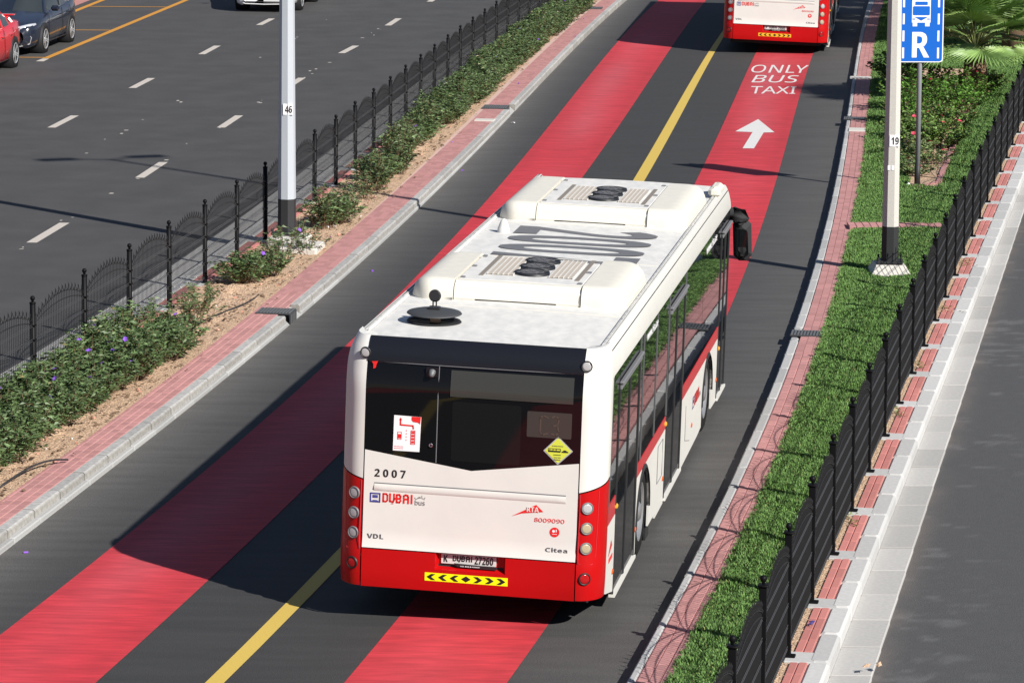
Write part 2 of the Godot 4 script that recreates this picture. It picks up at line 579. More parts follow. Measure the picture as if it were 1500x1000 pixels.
# ---------------------------------------------------------------- setting
func make_street() -> void:
	var o := setting("ground", "bare sandy ground around the carriageways")
	var s := st0()
	quad(s, W(-3000, -0.02, -800), W(-3000, -0.02, 5000), W(3000, -0.02, 5000), W(3000, -0.02, -800))
	put("ground_sheet", done(s), "ground", o)
	# opposite carriageway
	o = setting("opposite_carriageway", "dark asphalt carriageway left of the railings")
	put("asphalt_sheet", strip([["park2", -2.5, 0.0], ["park1", 0.0, 0.0], ["Lfence", -5.0, 0.0], ["Lfence", -0.55, 0.0]], -15, 160, 4), "asphalt", o)
	o = setting("bus_road", "asphalt bus road between the two planted medians")
	var shade := func(u: float, d: float) -> Color:
		var dl := u * 6.4
		var dr := (1.0 - u) * 6.4
		var k := 0.80 + 1.35 * exp(-pow(dl / 0.55, 1.5)) + 0.85 * exp(-pow(dr / 1.25, 2.0))
		k += 0.12 * sin(d * 0.21 + 2.0 * u) * exp(-dl / 0.9)
		var w := exp(-dl / 0.5) + 0.45 * exp(-pow(dr / 0.8, 2.0))
		k *= 0.4
		return Color(k * (1.0 + 0.06 * w), k * (1.0 + 0.02 * w), k * (1.0 - 0.05 * w))
	put("asphalt_sheet", strip(across("LkerbFoot", "RkerbTop", 26, 0.004), -15, 160, 2, shade), "asphalt_bus", o)
	o = setting("service_road", "grey asphalt road right of the fence with pale salt stains")
	var fl := FastNoiseLite.new()
	fl.seed = 4
	fl.frequency = 0.9
	fl.fractal_octaves = 4
	var big := FastNoiseLite.new()
	big.seed = 5
	big.frequency = 0.16
	var shade_r := func(u: float, d: float) -> Color:
		var e := 9.0 * pow(u, 1.7)
		var n := fl.get_noise_2d(e * 1.3, d * 2.4) + 0.5 * big.get_noise_2d(e, d) - 0.20
		var sand := exp(-pow(e / 0.16, 2.0)) * clampf(0.75 + fl.get_noise_2d(e, d * 0.7), 0.0, 1.0)
		var k := 1.0 + clampf(n * 6.0, 0.0, 1.0) * 0.55 * exp(-pow((e - 0.35) / 0.6, 2.0)) + 0.5 * sand
		k *= 0.475
		return Color(k * (1.0 + 0.12 * sand), k, k * (1.0 - 0.10 * sand))
	put("asphalt_sheet", strip(across_off("Rgutter", 0.0, 9.0, 90, 0.0), 26, 60, 0.1, shade_r), "asphalt_right", o)
	put("asphalt_sheet", strip(across_off("Rgutter", 0.0, 9.0, 20, 0.0), -15, 26, 2.0, shade_r), "asphalt_right", o)
	put("asphalt_sheet", strip(across_off("Rgutter", 0.0, 9.0, 20, 0.0), 60, 95, 2.0, shade_r), "asphalt_right", o)
	# painted lanes
	var wear := func(u: float, d: float) -> Color:
		var k := 0.92 + 0.08 * sin(d * 0.33) * sin(d * 0.111 + 1.0)
		var mid := exp(-pow((u - 0.5 - 0.12 * sin(d * 0.13)) / 0.26, 2.0))
		var f := clampf(0.5 + 0.5 * sin(d * 0.17 + 0.6) + 0.25 * sin(d * 0.71), 0.0, 1.0)
		var tyre := exp(-pow((u - 0.93) / 0.10, 2.0)) + exp(-pow((u - 0.05) / 0.09, 2.0))
		k *= 1.0 - 0.10 * tyre
		return Color(k, k * (0.40 + 0.55 * mid * f), k * (0.44 + 0.48 * mid * f))
	o = setting("red_lane_left", "red painted bus lane beside the flower bed")
	put("paint", strip(across("redL0", "redL1", 10, 0.009), -15, 160, 1.5, wear), "red_paint", o)
	o = setting("red_lane_right", "red painted bus lane under both buses")
	put("paint", strip(across("redR0", "redR1", 10, 0.009), -15, 160, 1.5, wear), "red_paint", o)
	o = setting("yellow_line", "solid yellow line between the two bus lanes")
	put("paint", strip([["yel0", 0.0, 0.010], ["yel1", 0.0, 0.010]], -15, 160, 2), "yellow_paint", o)
	# dashes of the opposite carriageway: three-metre-wide lanes
	o = setting("lane_dashes", "broken white lane lines of the opposite carriageway")
	for e in [[-6.63, 94.12, -6.42, 95.99], [-7.48, 86.53, -7.27, 88.62], [-8.37, 79.13, -8.15, 81.17], [-9.23, 71.91, -9.01, 73.97], [-10.1, 64.5, -9.86, 66.6], [-5.85, 72.13, -5.64, 74.2], [-6.71, 64.64, -6.49, 66.8], [-4.98, 79.5, -4.77, 81.48], [-7.64, 56.95, -7.38, 59.1], [-4.14, 87.04, -3.87, 88.89], [-3.27, 94.27, -3.05, 96.32], [-2.35, 101.5, -2.1, 103.6], [-5.75, 101.6, -5.5, 103.7], [-8.55, 49.2, -8.29, 51.4]]:
		var w := 0.085
		put("dash", ground_poly([Vector2(e[0] - w, e[1]), Vector2(e[0] + w, e[1]), Vector2(e[2] + w, e[3]), Vector2(e[2] - w, e[3])], 0.005), "old_white_paint", o)
	var fleck := st0()
	for k in 46:
		var d := rng.randf_range(48, 96)
		var x: float = lerpf(-8.6, -3.15, (d - 49.0) / 46.5) - (0.0 if k % 3 else 1.75) + jit(0.12)
		var sx := rng.randf_range(0.01, 0.05)
		var sd := rng.randf_range(0.02, 0.09)
		var fy := 0.005 + k * 0.00001
		quad(fleck, W(x - sx, fy, d - sd), W(x - sx * 0.6, fy, d + sd), W(x + sx, fy, d + sd * 0.7), W(x + sx * 0.7, fy, d - sd))
	put("paint_flecks", done(fleck), "old_white_paint", o).set_meta("kind", "stuff")
	# parking bay lines
	o = setting("parking_lines", "orange lines of the parking bays")
	put("bay_line", strip([["park1", -0.08, 0.005], ["park1", 0.08, 0.005]], 85.3, 112, 5), "orange_paint", o)
	put("bay_line", strip([["park2", -0.08, 0.005], ["park2", 0.08, 0.005]], 84.0, 112, 5), "orange_paint", o)
	for d in [85.5, 92.4, 99.2]:
		put("bay_line", ground_poly([Vector2(cx("park2", d) + 0.08, d - 0.06), Vector2(cx("park1", d) - 0.08, d - 0.06), Vector2(cx("park1", d) - 0.08, d + 0.06), Vector2(cx("park2", d) + 0.08, d + 0.06)], 0.005), "orange_paint", o)
	put("worn_end", ground_poly([Vector2(-11.22, 84.6), Vector2(-11.03, 84.6), Vector2(-10.98, 85.25), Vector2(-11.14, 85.25)], 0.005), "old_white_paint", o)
	# pavement beyond the parked cars
	o = setting("far_pavement", "raised brown kerb and pavement behind the parking bays")
	s = st0()
	for i in 24:
		var d0 := 70.0 + i * 2.0
		var d1 := d0 + 2.0
		var a0 := cx("park2", d0) - 0.35
		var a1 := cx("park2", d1) - 0.35
		quad(s, W(a0, 0.0, d0), W(a0, 0.14, d0), W(a1, 0.14, d1), W(a1, 0.0, d1))
		quad(s, W(a0, 0.14, d0), W(a0 - 6.0, 0.14, d0), W(a1 - 6.0, 0.14, d1), W(a1, 0.14, d1))
	put("pavement_slab", done(s), "brick1", o)
	# arrow and words
	o = setting("lane_arrow", "white straight-on arrow on the red lane")
	put("arrow", ground_poly([Vector2(4.47, 69.43), Vector2(4.69, 69.43), Vector2(5.05, 71.95), Vector2(5.27, 72.0), Vector2(5.09, 74.2), Vector2(4.49, 72.1), Vector2(4.83, 72.0)], 0.013), "white_paint", o)
	o = setting("lane_words", "white words ONLY BUS TAXI on the red lane")
	for e in [["ONLY", 5.50, 6.80, 83.28, 84.98, 0.12], ["BUS", 5.40, 6.40, 81.2, 82.72, 0.14], ["TAXI", 5.21, 6.22, 78.95, 80.38, 0.10]]:
		var t := Transform3D(Basis(Vector3(1, 0, 0), Vector3(e[5], 0, -1), Vector3(0, 1, 0)), Vector3(0, 0.013, 0))
		t.origin.x = -e[5] * e[3]
		lettering(o, e[0], e[1], e[2], e[3], e[4], t, "white_paint")

func across_off(a: String, o0: float, o1: float, n: int, y: float) -> Array:
	var q := []
	for k in n + 1:
		q.append([a, lerpf(o0, o1, pow(float(k) / n, 1.7)), y])
	return q

var brick_mesh := {}
func brick(w: float, l: float, h: float, b := 0.006) -> ArrayMesh:
	var key := "%.3f %.3f %.3f" % [w, l, h]
	if not brick_mesh.has(key):
		var s := st0()
		cbox(s, Vector3(0, -h / 2, 0), Vector3(w, h, l), b)
		brick_mesh[key] = done(s)
	return brick_mesh[key]

func kerb_block(w: float, l: float, h: float) -> ArrayMesh:   # kerb stone whose road face (+x) is soiled by tyres and dust
	var key := "k %.3f %.3f %.3f" % [w, l, h]
	if not brick_mesh.has(key):
		var s := st0()
		var x := w / 2
		var z := l / 2
		var b := 0.022
		var clean := Color(0.97, 0.97, 0.98)
		var dirty := Color(0.80, 0.79, 0.77)
		var edge := [Vector2(-x, 0.0), Vector2(x - b, 0.0), Vector2(x - b * 0.3, -b * 0.4), Vector2(x, -b), Vector2(x, -h)]
		for k in edge.size() - 1:
			s.set_color(clean if k < 2 else dirty)
			quad(s, Vector3(edge[k].x, edge[k].y, -z), Vector3(edge[k].x, edge[k].y, z), Vector3(edge[k + 1].x, edge[k + 1].y, z), Vector3(edge[k + 1].x, edge[k + 1].y, -z))
		s.set_color(Color(0.6, 0.58, 0.55))
		for e in [-z, z]:
			for k in range(1, edge.size() - 1):
				tri(s, Vector3(edge[0].x, edge[0].y, e), Vector3(edge[k].x, edge[k].y, e), Vector3(edge[k + 1].x, edge[k + 1].y, e))
			tri(s, Vector3(-x, 0, e), Vector3(x, -h, e), Vector3(-x, -h, e))
		quad(s, Vector3(-x, 0, -z), Vector3(-x, 0, z), Vector3(-x, -h, z), Vector3(-x, -h, -z))
		brick_mesh[key] = done(s)
	return brick_mesh[key]

func lay_bricks(o: Node3D, curve: String, off0: float, off1: float, rows: int, d0: float, d1: float, length: float, y: float, mats: String, single: int, stagger := 0.0, gap := 0.005) -> void:
	# rows of paving bricks along a curve: the nearest ones each its own part, the rest joined
	var w := (off1 - off0) / rows
	var rest := [st0(), st0(), st0()]
	var n := int((d1 - d0) / length)
	var count := 0
	for i in n:
		for j in rows:
			var d := d0 + (i + 0.5 + (stagger if j % 2 else 0.0)) * length
			var x := cx(curve, d) + off0 + (j + 0.5) * w
			var t := Transform3D(Basis(Vector3.UP, cyaw(curve, d) + jit(0.006)) * Basis(Vector3.RIGHT, jit(0.006)), W(x, y + jit(0.002), d))
			var k := rng.randi() % 3
			if count < single:
				put("brick", brick(w - gap, length - gap, 0.05), "%s%d" % [mats, k], o, t)
				count += 1
			else:
				box(rest[k], Vector3(0, -0.025, 0), Vector3(w - gap, 0.05, length - gap), t)
	for k in 3:
		put("far_bricks", done(rest[k]), "%s%d" % [mats, k], o).set_meta("kind", "stuff")

func kerb_line(o: Node3D, curve: String, x0: float, x1: float, h: float, d0: float, d1: float, length: float, step := 0.0, names := "kerb_stone") -> void:
	# a row of kerb stones between offsets x0 and x1 of a curve
	var n := int((d1 - d0) / length)
	for i in n:
		var d := d0 + (i + 0.5) * length
		var t := Transform3D(Basis(Vector3.UP, cyaw(curve, d)), W(cx(curve, d) + (x0 + x1) / 2 + jit(0.004), h + jit(0.003), d))
		put(names, brick(absf(x1 - x0), length - 0.008, h + 0.05, 0.022), "concrete%d" % (rng.randi() % 3), o, t)

func make_left_median() -> void:
	var o := setting("left_median", "sandy bed between railings and brick edging")
	# soil with clods
	var fl := FastNoiseLite.new()
	fl.seed = 8
	fl.frequency = 1.1
	fl.fractal_octaves = 5
	var s := st0(true)
	var d := 34.0
	while d < 112.0:
		var dd := 0.16 if d < 75.0 else 0.5
		for j in 10:
			var q := []
			for e in [[j, d], [j, d + dd], [j + 1, d + dd], [j + 1, d]]:
				var u: float = e[0] / 10.0
				var x := lerpf(cx("Lfence", e[1]) + 0.03, cx("LpavIn", e[1]) - 0.01, u)
				var y := KL + 0.012 + fl.get_noise_2d(x * 1.8, e[1] * 1.8) * 0.11 * sin(PI * clampf(u * 1.1, 0.0, 1.0)) - 0.008
				q.append(W(x, y, e[1]))
			quad(s, q[0], q[1], q[2], q[3])
		d += dd
	put("soil", done(s), "soil", o)
	o = setting("left_kerb", "pale kerb stones beside the left bus lane")
	put("bed", strip([["LkerbFoot", -0.01, 0.0], ["LkerbIn", 0.0, KL - 0.03]], 28, 112, 1), "kerb1", o)
	for i in 84:
		var dk := 34.0 + (i + 0.5) * 0.92
		var w := cx("LkerbFoot", dk) - cx("LkerbIn", dk)
		var t := Transform3D(Basis(Vector3.UP, cyaw("LkerbFoot", dk) + jit(0.004)), W(cx("LkerbIn", dk) + 0.13 / 2 + 0.004, KL + jit(0.003), dk))
		if (dk > 49.75 and dk < 50.2) or (dk > 74.5 and dk < 75.2):
			continue
		put("kerb_stone", kerb_block(0.13, 0.914, KL + 0.05), "grimy%d" % (rng.randi() % 3), o, t)
		t.origin.x = cx("LkerbFoot", dk) - w * 0.25
		t.origin.y = 0.052 + jit(0.003)
		put("kerb_foot", brick(0.075, 0.914, 0.1, 0.012), "kerb%d" % (rng.randi() % 3), o, t)
	o = setting("left_brick_edging", "red brick edging along the flower bed")
	put("joint_bed", strip([["LkerbIn", 0.002, KL - 0.006], ["LpavIn", -0.02, KL - 0.006]], 28, 112, 1), "mortar", o)
	lay_bricks(o, "LkerbIn", -0.418, -0.004, 4, 36.5, 110.0, 0.2, KL, "brick", 300)
	# far side of the median, seen through the railings
	o = setting("railing_kerb", "grey kerb and red tiles under the left railings")
	put("joint_bed", strip([["Lfence", -0.55, 0.0], ["Lfence", -0.545, KL - 0.02], ["Lfence", 0.06, KL - 0.02]], 28, 112, 1), "mortar", o)
	kerb_line(o, "Lfence", -0.52, -0.24, KL, 36.0, 106.0, 1.0)
	for k in 35:
		var dp := 37.55 + k * 2.118
		pads(o, "Lfence", -0.115, 0.24, dp, 2.118, KL, 0.5)
	o = setting("railing_gutter", "dusty concrete gutter below the left railings")
	put("gutter_sheet", strip([["Lfence", -1.05, 0.008], ["Lfence", -0.80, 0.006], ["Lfence", -0.55, 0.012]], 28, 112, 1), "gutter1", o)

func pads(o: Node3D, curve: String, mid: float, width: float, d: float, pitch: float, y: float, pad_l: float) -> void:
	# a post pad at depth d and the two columns of tiles up to the next pad
	var t := Transform3D(Basis(Vector3.UP, cyaw(curve, d)), W(cx(curve, d) + mid, y - 0.002, d))
	put("post_pad", brick(width + 0.12, pad_l - 0.01, 0.06, 0.008), "concrete%d" % (rng.randi() % 3), o, t)
	var n := 4
	var l := (pitch - pad_l) / n
	for i in n:
		for j in 2:
			var dt := d + pad_l / 2 + (i + 0.5) * l
			var x := cx(curve, dt) + mid + (j - 0.5) * width / 2
			put("tile", brick(width / 2 - 0.008, l - 0.007, 0.05), "tile%d" % (rng.randi() % 3), o, Transform3D(Basis(Vector3.UP, cyaw(curve, dt)), W(x, y + jit(0.0015), dt)))

func make_right_median() -> void:
	var o := setting("right_kerb", "pale kerb stones beside the right bus lane")
	put("bed", strip([["RkerbTop", 0.004, 0.0], ["RkerbTop", 0.006, KR - 0.03], ["RkerbIn", 0.0, KR - 0.03]], 24, 112, 1), "kerb1", o)
	for i in 84:
		var dk := 27.0 + (i + 0.5) * 1.0
		if (dk > 48.0 and dk < 49.0) or (dk > 72.9 and dk < 73.6):
			continue
		var w := cx("RkerbIn", dk) - cx("RkerbTop", dk)
		var t := Transform3D(Basis(Vector3.UP, cyaw("RkerbTop", dk)), W(cx("RkerbTop", dk) + w / 2, KR + jit(0.003), dk))
		put("kerb_stone", brick(w - 0.004, 0.992, KR + 0.05, 0.02), "kerb%d" % (rng.randi() % 3), o, t)
	for e in [[48.0, 48.26], [48.7, 49.0]]:
		var dk: float = (e[0] + e[1]) / 2
		put("kerb_stone", brick(0.115, e[1] - e[0], KR + 0.05, 0.02), "kerb1", o, Transform3D(Basis(Vector3.UP, cyaw("RkerbTop", dk)), W(cx("RkerbTop", dk) + 0.06, KR, dk)))
	o = setting("right_brick_edging", "three rows of pink bricks along the turf")
	put("joint_bed", strip([["RkerbIn", 0.0, KR - 0.006], ["RpavIn", 0.02, KR - 0.006]], 24, 112, 1), "dark_mortar", o)
	lay_bricks(o, "RkerbIn", 0.004, 0.322, 3, 27.0, 110.0, 0.2, KR, "brick", 300, 0.5, 0.006)
	# turf bed, sandy strip under the fence
	o = setting("right_median", "planted median between bus road and service road")
	put("turf_soil", strip([["RpavIn", 0.0, KR - 0.015], ["Rfence", -0.12, KR - 0.015]], 22, 118, 1), "turf_base", o)
	put("sandy_strip", strip([["Rfence", -0.12, KR - 0.02], ["Rfence", 0.08, KR - 0.02]], 22, 118, 1), "soil", o)
	o = setting("fence_kerb", "grey kerb with red tiles between post pads under the right fence")
	put("joint_bed", strip([["Rfence", 0.06, KR - 0.022], ["RkerbEdge", -0.02, KR - 0.022], ["RkerbEdge", -0.018, 0.0]], 22, 90, 1), "mortar", o)
	for k in 28:
		pads(o, "Rfence", 0.125, 0.165, 26.15 + k * 1.955, 1.955, KR, 0.36)
	for i in 62:
		var dk := 24.0 + (i + 0.5) * 0.98
		var w := cx("RkerbEdge", dk) - cx("Rtile", dk)
		var t := Transform3D(Basis(Vector3.UP, cyaw("RkerbEdge", dk)), W(cx("RkerbEdge", dk) - w / 2 + 0.005, KR + 0.003 + jit(0.002), dk))
		put("kerb_slab", brick(w - 0.006, 0.972, KR + 0.05, 0.025), "concrete%d" % (rng.randi() % 3), o, t)
	o = setting("gutter", "pale concrete gutter slabs along the service road")
	for i in 62:
		var dk := 24.0 + (i + 0.5) * 0.98
		var w := cx("Rgutter", dk) - cx("RkerbEdge", dk)
		var t := Transform3D(Basis(Vector3.UP, cyaw("RkerbEdge", dk)) * Basis(Vector3.FORWARD, -0.05), W(cx("RkerbEdge", dk) + w / 2, 0.028 + jit(0.004), dk))
		put("gutter_slab", brick(w - 0.008, 0.976 - (0.0 if i % 4 else 0.016), 0.1, 0.006), "gutter%d" % (rng.randi() % 3), o, t)
	# edging of the flower bed, and the brick strip across the turf
	o = setting("bed_edging", "pink brick edging of the red flower bed")
	var pts := [Vector2(7.02, 64.0), Vector2(7.14, 63.0), Vector2(7.56, 63.55)]
	var e0 := Vector2(7.60, 63.7)
	var e1 := Vector2(10.9, 83.0)
	var n := 48
	for i in n:
		var p := e0.lerp(e1, (i + 0.5) / n)
		put("brick", brick(0.1, 0.39, 0.07), "brick%d" % (rng.randi() % 3), o, Transform3D(Basis(Vector3.UP, -atan2(e1.x - e0.x, e1.y - e0.y) + jit(0.03)), W(p.x, KR + 0.045 + jit(0.01), p.y)))
	for i in 8:
		var p: Vector2 = pts[1].lerp(Vector2(7.6, 63.65), (i + 0.5) / 8.0)
		put("brick", brick(0.09, 0.09, 0.07), "brick%d" % (rng.randi() % 3), o, Transform3D(Basis(Vector3.UP, jit(0.2)), W(p.x, KR + 0.04, p.y)))
	s_bed()
	o = setting("cross_edging", "thin pink brick strip across the turf by the lamp post")
	for i in 13:
		var x := 5.55 + i * 0.118
		for j in 2:
			put("brick", brick(0.112, 0.24, 0.06), "brick%d" % (rng.randi() % 3), o, Transform3D(Basis(Vector3.UP, jit(0.02)), W(x, KR + 0.055, 58.17 + j * 0.25)))

func s_bed() -> void:
	var o := setting("flower_bed_soil", "sandy soil of the red flower bed")
	var s := st0()
	var n := 24
	for i in n:
		var a := float(i) / n
		var b := float(i + 1) / n
		var d0 := lerpf(63.1, 83.0, a)
		var d1 := lerpf(63.1, 83.0, b)
		quad(s, W(lerpf(7.02, 8.9, a), KR + 0.02, d0), W(lerpf(7.02, 8.9, b), KR + 0.02, d1), W(lerpf(7.5, 10.85, b), KR + 0.02, d1), W(lerpf(7.5, 10.85, a), KR + 0.02, d0))
	put("soil", done(s), "soil", o)

func in_bed(x: float, d: float) -> bool:
	if d < 63.1 or d > 83.0:
		return false
	var a := (d - 63.1) / 19.9
	return x > lerpf(7.02, 8.9, a) and x < lerpf(7.55, 10.95, a)

func make_turf() -> void:
	var variants := []
	for v in 4:
		var s := st0()
		for k in 15:
			var a := rng.randf() * TAU
			var b := Vector3(jit(0.035), 0, jit(0.035))
			var h := rng.randf_range(0.03, 0.07)
			var lean := Vector3(cos(a), 0, sin(a)) * rng.randf_range(0.01, 0.04)
			var side := Vector3(-sin(a), 0, cos(a)) * rng.randf_range(0.0035, 0.006)
			var g := rng.randf_range(0.6, 1.4)
			var col := Color(0.122 * g, 0.235 * g, 0.056 * g)
			if rng.randf() < 0.05:
				col = Color(0.26, 0.28, 0.10)
			s.set_color(col)
			var m := b + lean * 0.5 + Vector3(0, h * 0.75, 0)
			tri(s, b - side * 0.3, m - side, b + side * 0.3)
			tri(s, m - side, m + side, b + side * 0.3)
			tri(s, m - side, b + lean + Vector3(0, h, 0), m + side)
		variants.append(done(s))
	var fl := FastNoiseLite.new()
	fl.seed = 14
	fl.frequency = 0.9
	fl.fractal_octaves = 3
	var o := setting("turf", "dense green turf on the right median")
	o.set_meta("kind", "stuff")
	var xf := [[], [], [], []]
	var d := 27.0
	while d < 106.0:
		var x0 := cx("RpavIn", d) + 0.0
		var x1 := cx("Rfence", d) - 0.06
		var n := int((x1 - x0) * 0.1 * (620.0 if d < 62.0 else 300.0))
		for k in n:
			var x := rng.randf_range(x0, x1)
			var dd := d + rng.randf() * 0.1
			if in_bed(x, dd) or (Vector2(x - 5.65, dd - 53.6).length() < 0.28) or (dd > 58.02 and dd < 58.45 and x > 5.5 and x < cx("Rfence", dd) - 0.05):
				continue
			var q := fl.get_noise_2d(x, dd)
			var sc := 1.1 + q * 0.8 + jit(0.12)
			if x < x0 + 0.03:
				sc *= 0.8
			xf[k % 4].append(Transform3D(Basis(Vector3.UP, rng.randf() * TAU).scaled(Vector3(1.1, maxf(sc, 0.4), 1.1)), W(x, KR - 0.015, dd)))
		d += 0.1
	for v in 4:
		var mm := MultiMesh.new()
		mm.transform_format = MultiMesh.TRANSFORM_3D
		mm.mesh = variants[v]
		mm.instance_count = xf[v].size()
		for i in xf[v].size():
			mm.set_instance_transform(i, xf[v][i])
		var mi := MultiMeshInstance3D.new()
		mi.name = child_name(o, "grass_tufts")
		mi.multimesh = mm
		mi.material_override = M["grass"]
		mi.set_meta("kind", "stuff")
		o.add_child(mi, true)

# ---------------------------------------------------------------- fences
func arch(x: float, w: float) -> float:
	return 0.90 + 0.20 * pow(sin(PI * clampf(x / w, 0.0, 1.0)), 0.8)

func make_fence(n: String, label: String, curve: String, depths: Array, square: bool) -> void:
	var pitch: float = depths[1] - depths[0]
	var w := sqrt(pow(pitch, 2.0) + pow(cx(curve, depths[6]) - cx(curve, depths[5]), 2.0))
	var y0 := KL if not square else KR
	var o := thing(n, label, "fence")
	# one post
	var ps := st0(true)
	var r := 0.036
	if square:
		ps = st0()
		cbox(ps, Vector3(0, 0.57, 0), Vector3(0.066, 1.14, 0.066), 0.006)
	else:
		lathe(ps, [Vector2(r, 0.0), Vector2(r, 1.14), Vector2(0.0, 1.14)], 14)
	var post := done(ps)
	var cs := st0(true)
	if square:
		cbox(cs, Vector3(0, 1.15, 0), Vector3(0.092, 0.022, 0.092), 0.006)
	else:
		lathe(cs, [Vector2(0.0, 1.14), Vector2(0.04, 1.14), Vector2(0.042, 1.155), Vector2(0.02, 1.165)], 14)
	lathe(cs, [Vector2(0.012, 1.155), Vector2(0.014, 1.175), Vector2(0.026, 1.19), Vector2(0.032, 1.208), Vector2(0.026, 1.228), Vector2(0.012, 1.238), Vector2(0.0, 1.24)], 12)
	var cap := done(cs)
	var fs := st0()
	cbox(fs, Vector3(0.02, 0.01, 0), Vector3(0.11, 0.02, 0.085), 0.004)
	for y in [0.09, 0.29, 0.49, 0.69, 0.87]:
		box(fs, Vector3(0, y, 0), Vector3(0.07, 0.022, 0.076))
	var foot := done(fs)
	# one panel of welded wires with an arched, spiked top
	var s := st0()
	var nb := 31
	for k in range(1, nb):
		var x := w * k / nb
		if x < 0.045 or x > w - 0.045:
			continue
		var top := arch(x, w)
		var q := []
		for a in 3:
			q.append(Vector3(0.0046 * cos(TAU * a / 3), 0, 0.0046 * sin(TAU * a / 3)))
		var p0 := Vector3(x, 0.05, 0)
		var p1 := Vector3(x, top, 0)
		var p2 := Vector3(x, top + (0.065 if k % 2 else 0.012), 0.012)
		for a in 3:
			quad(s, p0 + q[a], p1 + q[a], p1 + q[(a + 1) % 3], p0 + q[(a + 1) % 3])
			quad(s, p1 + q[a], p2 + q[a] * 2.2, p2 + q[(a + 1) % 3] * 2.2, p1 + q[(a + 1) % 3])
			tri(s, p2 + q[a] * 2.2, p2 + Vector3(0, 0.035, -0.012), p2 + q[(a + 1) % 3] * 2.2)
	var mesh := done(s)
	var rails := []
	for y in [0.09, 0.29, 0.49, 0.69, 0.87]:
		var rs := st0()
		for off in [-0.012, 0.012]:
			tube(rs, [Vector3(0.03, y + off, 0.006), Vector3(w - 0.03, y + off, 0.006)], 0.0034, 4, false)
		rails.append(done(rs))
	var ar := st0()
	for off in [0.0, -0.10]:
		var pts := []
		for k in 21:
			var x := 0.03 + (w - 0.06) * k / 20.0
			pts.append(Vector3(x, arch(x, w) + off * (0.4 + 0.6 * sin(PI * k / 20.0)), 0.006))
		tube(ar, pts, 0.0058, 4, false)
	rails.append(done(ar))
	var arch_wire: ArrayMesh = rails[rails.size() - 1]
	for i in depths.size():
		var d: float = depths[i]
		var at := W(cx(curve, d), y0, d)
		var yaw := cyaw(curve, d)
		var p := put("post", post, "black_steel", o, Transform3D(Basis(Vector3.UP, yaw + jit(0.03)) * Basis(Vector3.RIGHT, jit(0.006)) * Basis(Vector3.BACK, jit(0.006)), at))
		put("post_cap", cap, "black_steel", p)
		put("bracket", foot, "black_steel", p).set_meta("kind", "stuff")
		if i + 1 < depths.size():
			var d2: float = depths[i + 1]
			var to := W(cx(curve, d2), y0, d2)
			var dir := to - at
			var b := Basis(dir / w, Vector3.UP, dir.normalized().cross(Vector3.UP))
			var pn := put("mesh_panel", mesh, "wire_steel", o, Transform3D(b, at))
			pn.set_meta("kind", "stuff")
			for m in rails:
				put("rail", m, "wire_steel" if m == arch_wire else "rail_steel", pn).set_meta("kind", "stuff")
	clean_meta(o)

# ---------------------------------------------------------------- buses (local: x right, y up, z towards the rear; rear face near z = 0, front at z = -11.9)
func bus_z(h: float) -> float:      # how far the rear face lies behind the plane z = 0 at height h
	if h < 0.72:
		return 0.02 - 0.05 * pow(clampf((0.5 - h) / 0.3, 0.0, 1.0), 2.0)
	if h < 2.25:
		return 0.0
	if h < 2.5:
		return -0.05 * pow((h - 2.25) / 0.25, 1.6)
	return -0.05 - 0.14 * pow((h - 2.5) / 0.22, 2.0)

func bus_half(h: float) -> float:   # half width at height h
	if h > 2.42:
		return 1.275 - 0.075 * pow((h - 2.42) / 0.3, 2.0)
	return 1.275 - 0.02 * pow(clampf((0.6 - h) / 0.4, 0.0, 1.0), 2.0)

func rear_point(s: float, h: float, out: float) -> Vector3:
	var z := bus_z(h)
	var hw := bus_half(h)
	var a := absf(s)
	var sg := signf(s)
	if a <= 1.03:
		return Vector3(s, h, z + out)
	var q := clampf((a - 1.03) / 0.40, 0.0, 1.0)
	var ph := q * PI / 2
	var w := hw - 1.03
	var x := 1.03 + w * sin(ph) + out * sin(ph)
	var zz := z - 0.29 * (1.0 - cos(ph)) + out * cos(ph)
	if a > 1.43:
		zz -= a - 1.43
	return Vector3(sg * x, h, zz)

func rear_patch(st: SurfaceTool, s0: float, s1: float, ns: int, lo: Callable, hi: Callable, nh: int, out: float) -> void:
	for i in ns:
		var a := lerpf(s0, s1, float(i) / ns)
		var b := lerpf(s0, s1, float(i + 1) / ns)
		for j in nh:
			var u := float(j) / nh
			var v := float(j + 1) / nh
			quad(st, rear_point(a, lerpf(lo.call(a), hi.call(a), u), out), rear_point(a, lerpf(lo.call(a), hi.call(a), v), out), rear_point(b, lerpf(lo.call(b), hi.call(b), v), out), rear_point(b, lerpf(lo.call(b), hi.call(b), u), out))

func flat(v: float) -> Callable:
	return func(_s: float) -> float: return v

func side_t(sg: float, out := 0.0) -> Transform3D:   # plane of the right (sg 1) or left side; x of the plane = distance from the rear
	return Transform3D(Basis(Vector3(0, 0, -1), Vector3.UP, Vector3(sg, 0, 0)), Vector3(sg * (1.275 + out), 0, 0))

func rear_t(out: float) -> Transform3D:
	return Transform3D(Basis(), Vector3(0, 0, out))

func face(par: Node3D, n: String, pts: Array, t: Transform3D, m: String, thick := 0.01) -> MeshInstance3D:
	var s := st0()
	poly(s, pts, t, thick)
	return put(n, done(s), m, par)

func rect(x0: float, y0: float, x1: float, y1: float) -> Array:
	return [Vector2(x0, y0), Vector2(x1, y0), Vector2(x1, y1), Vector2(x0, y1)]

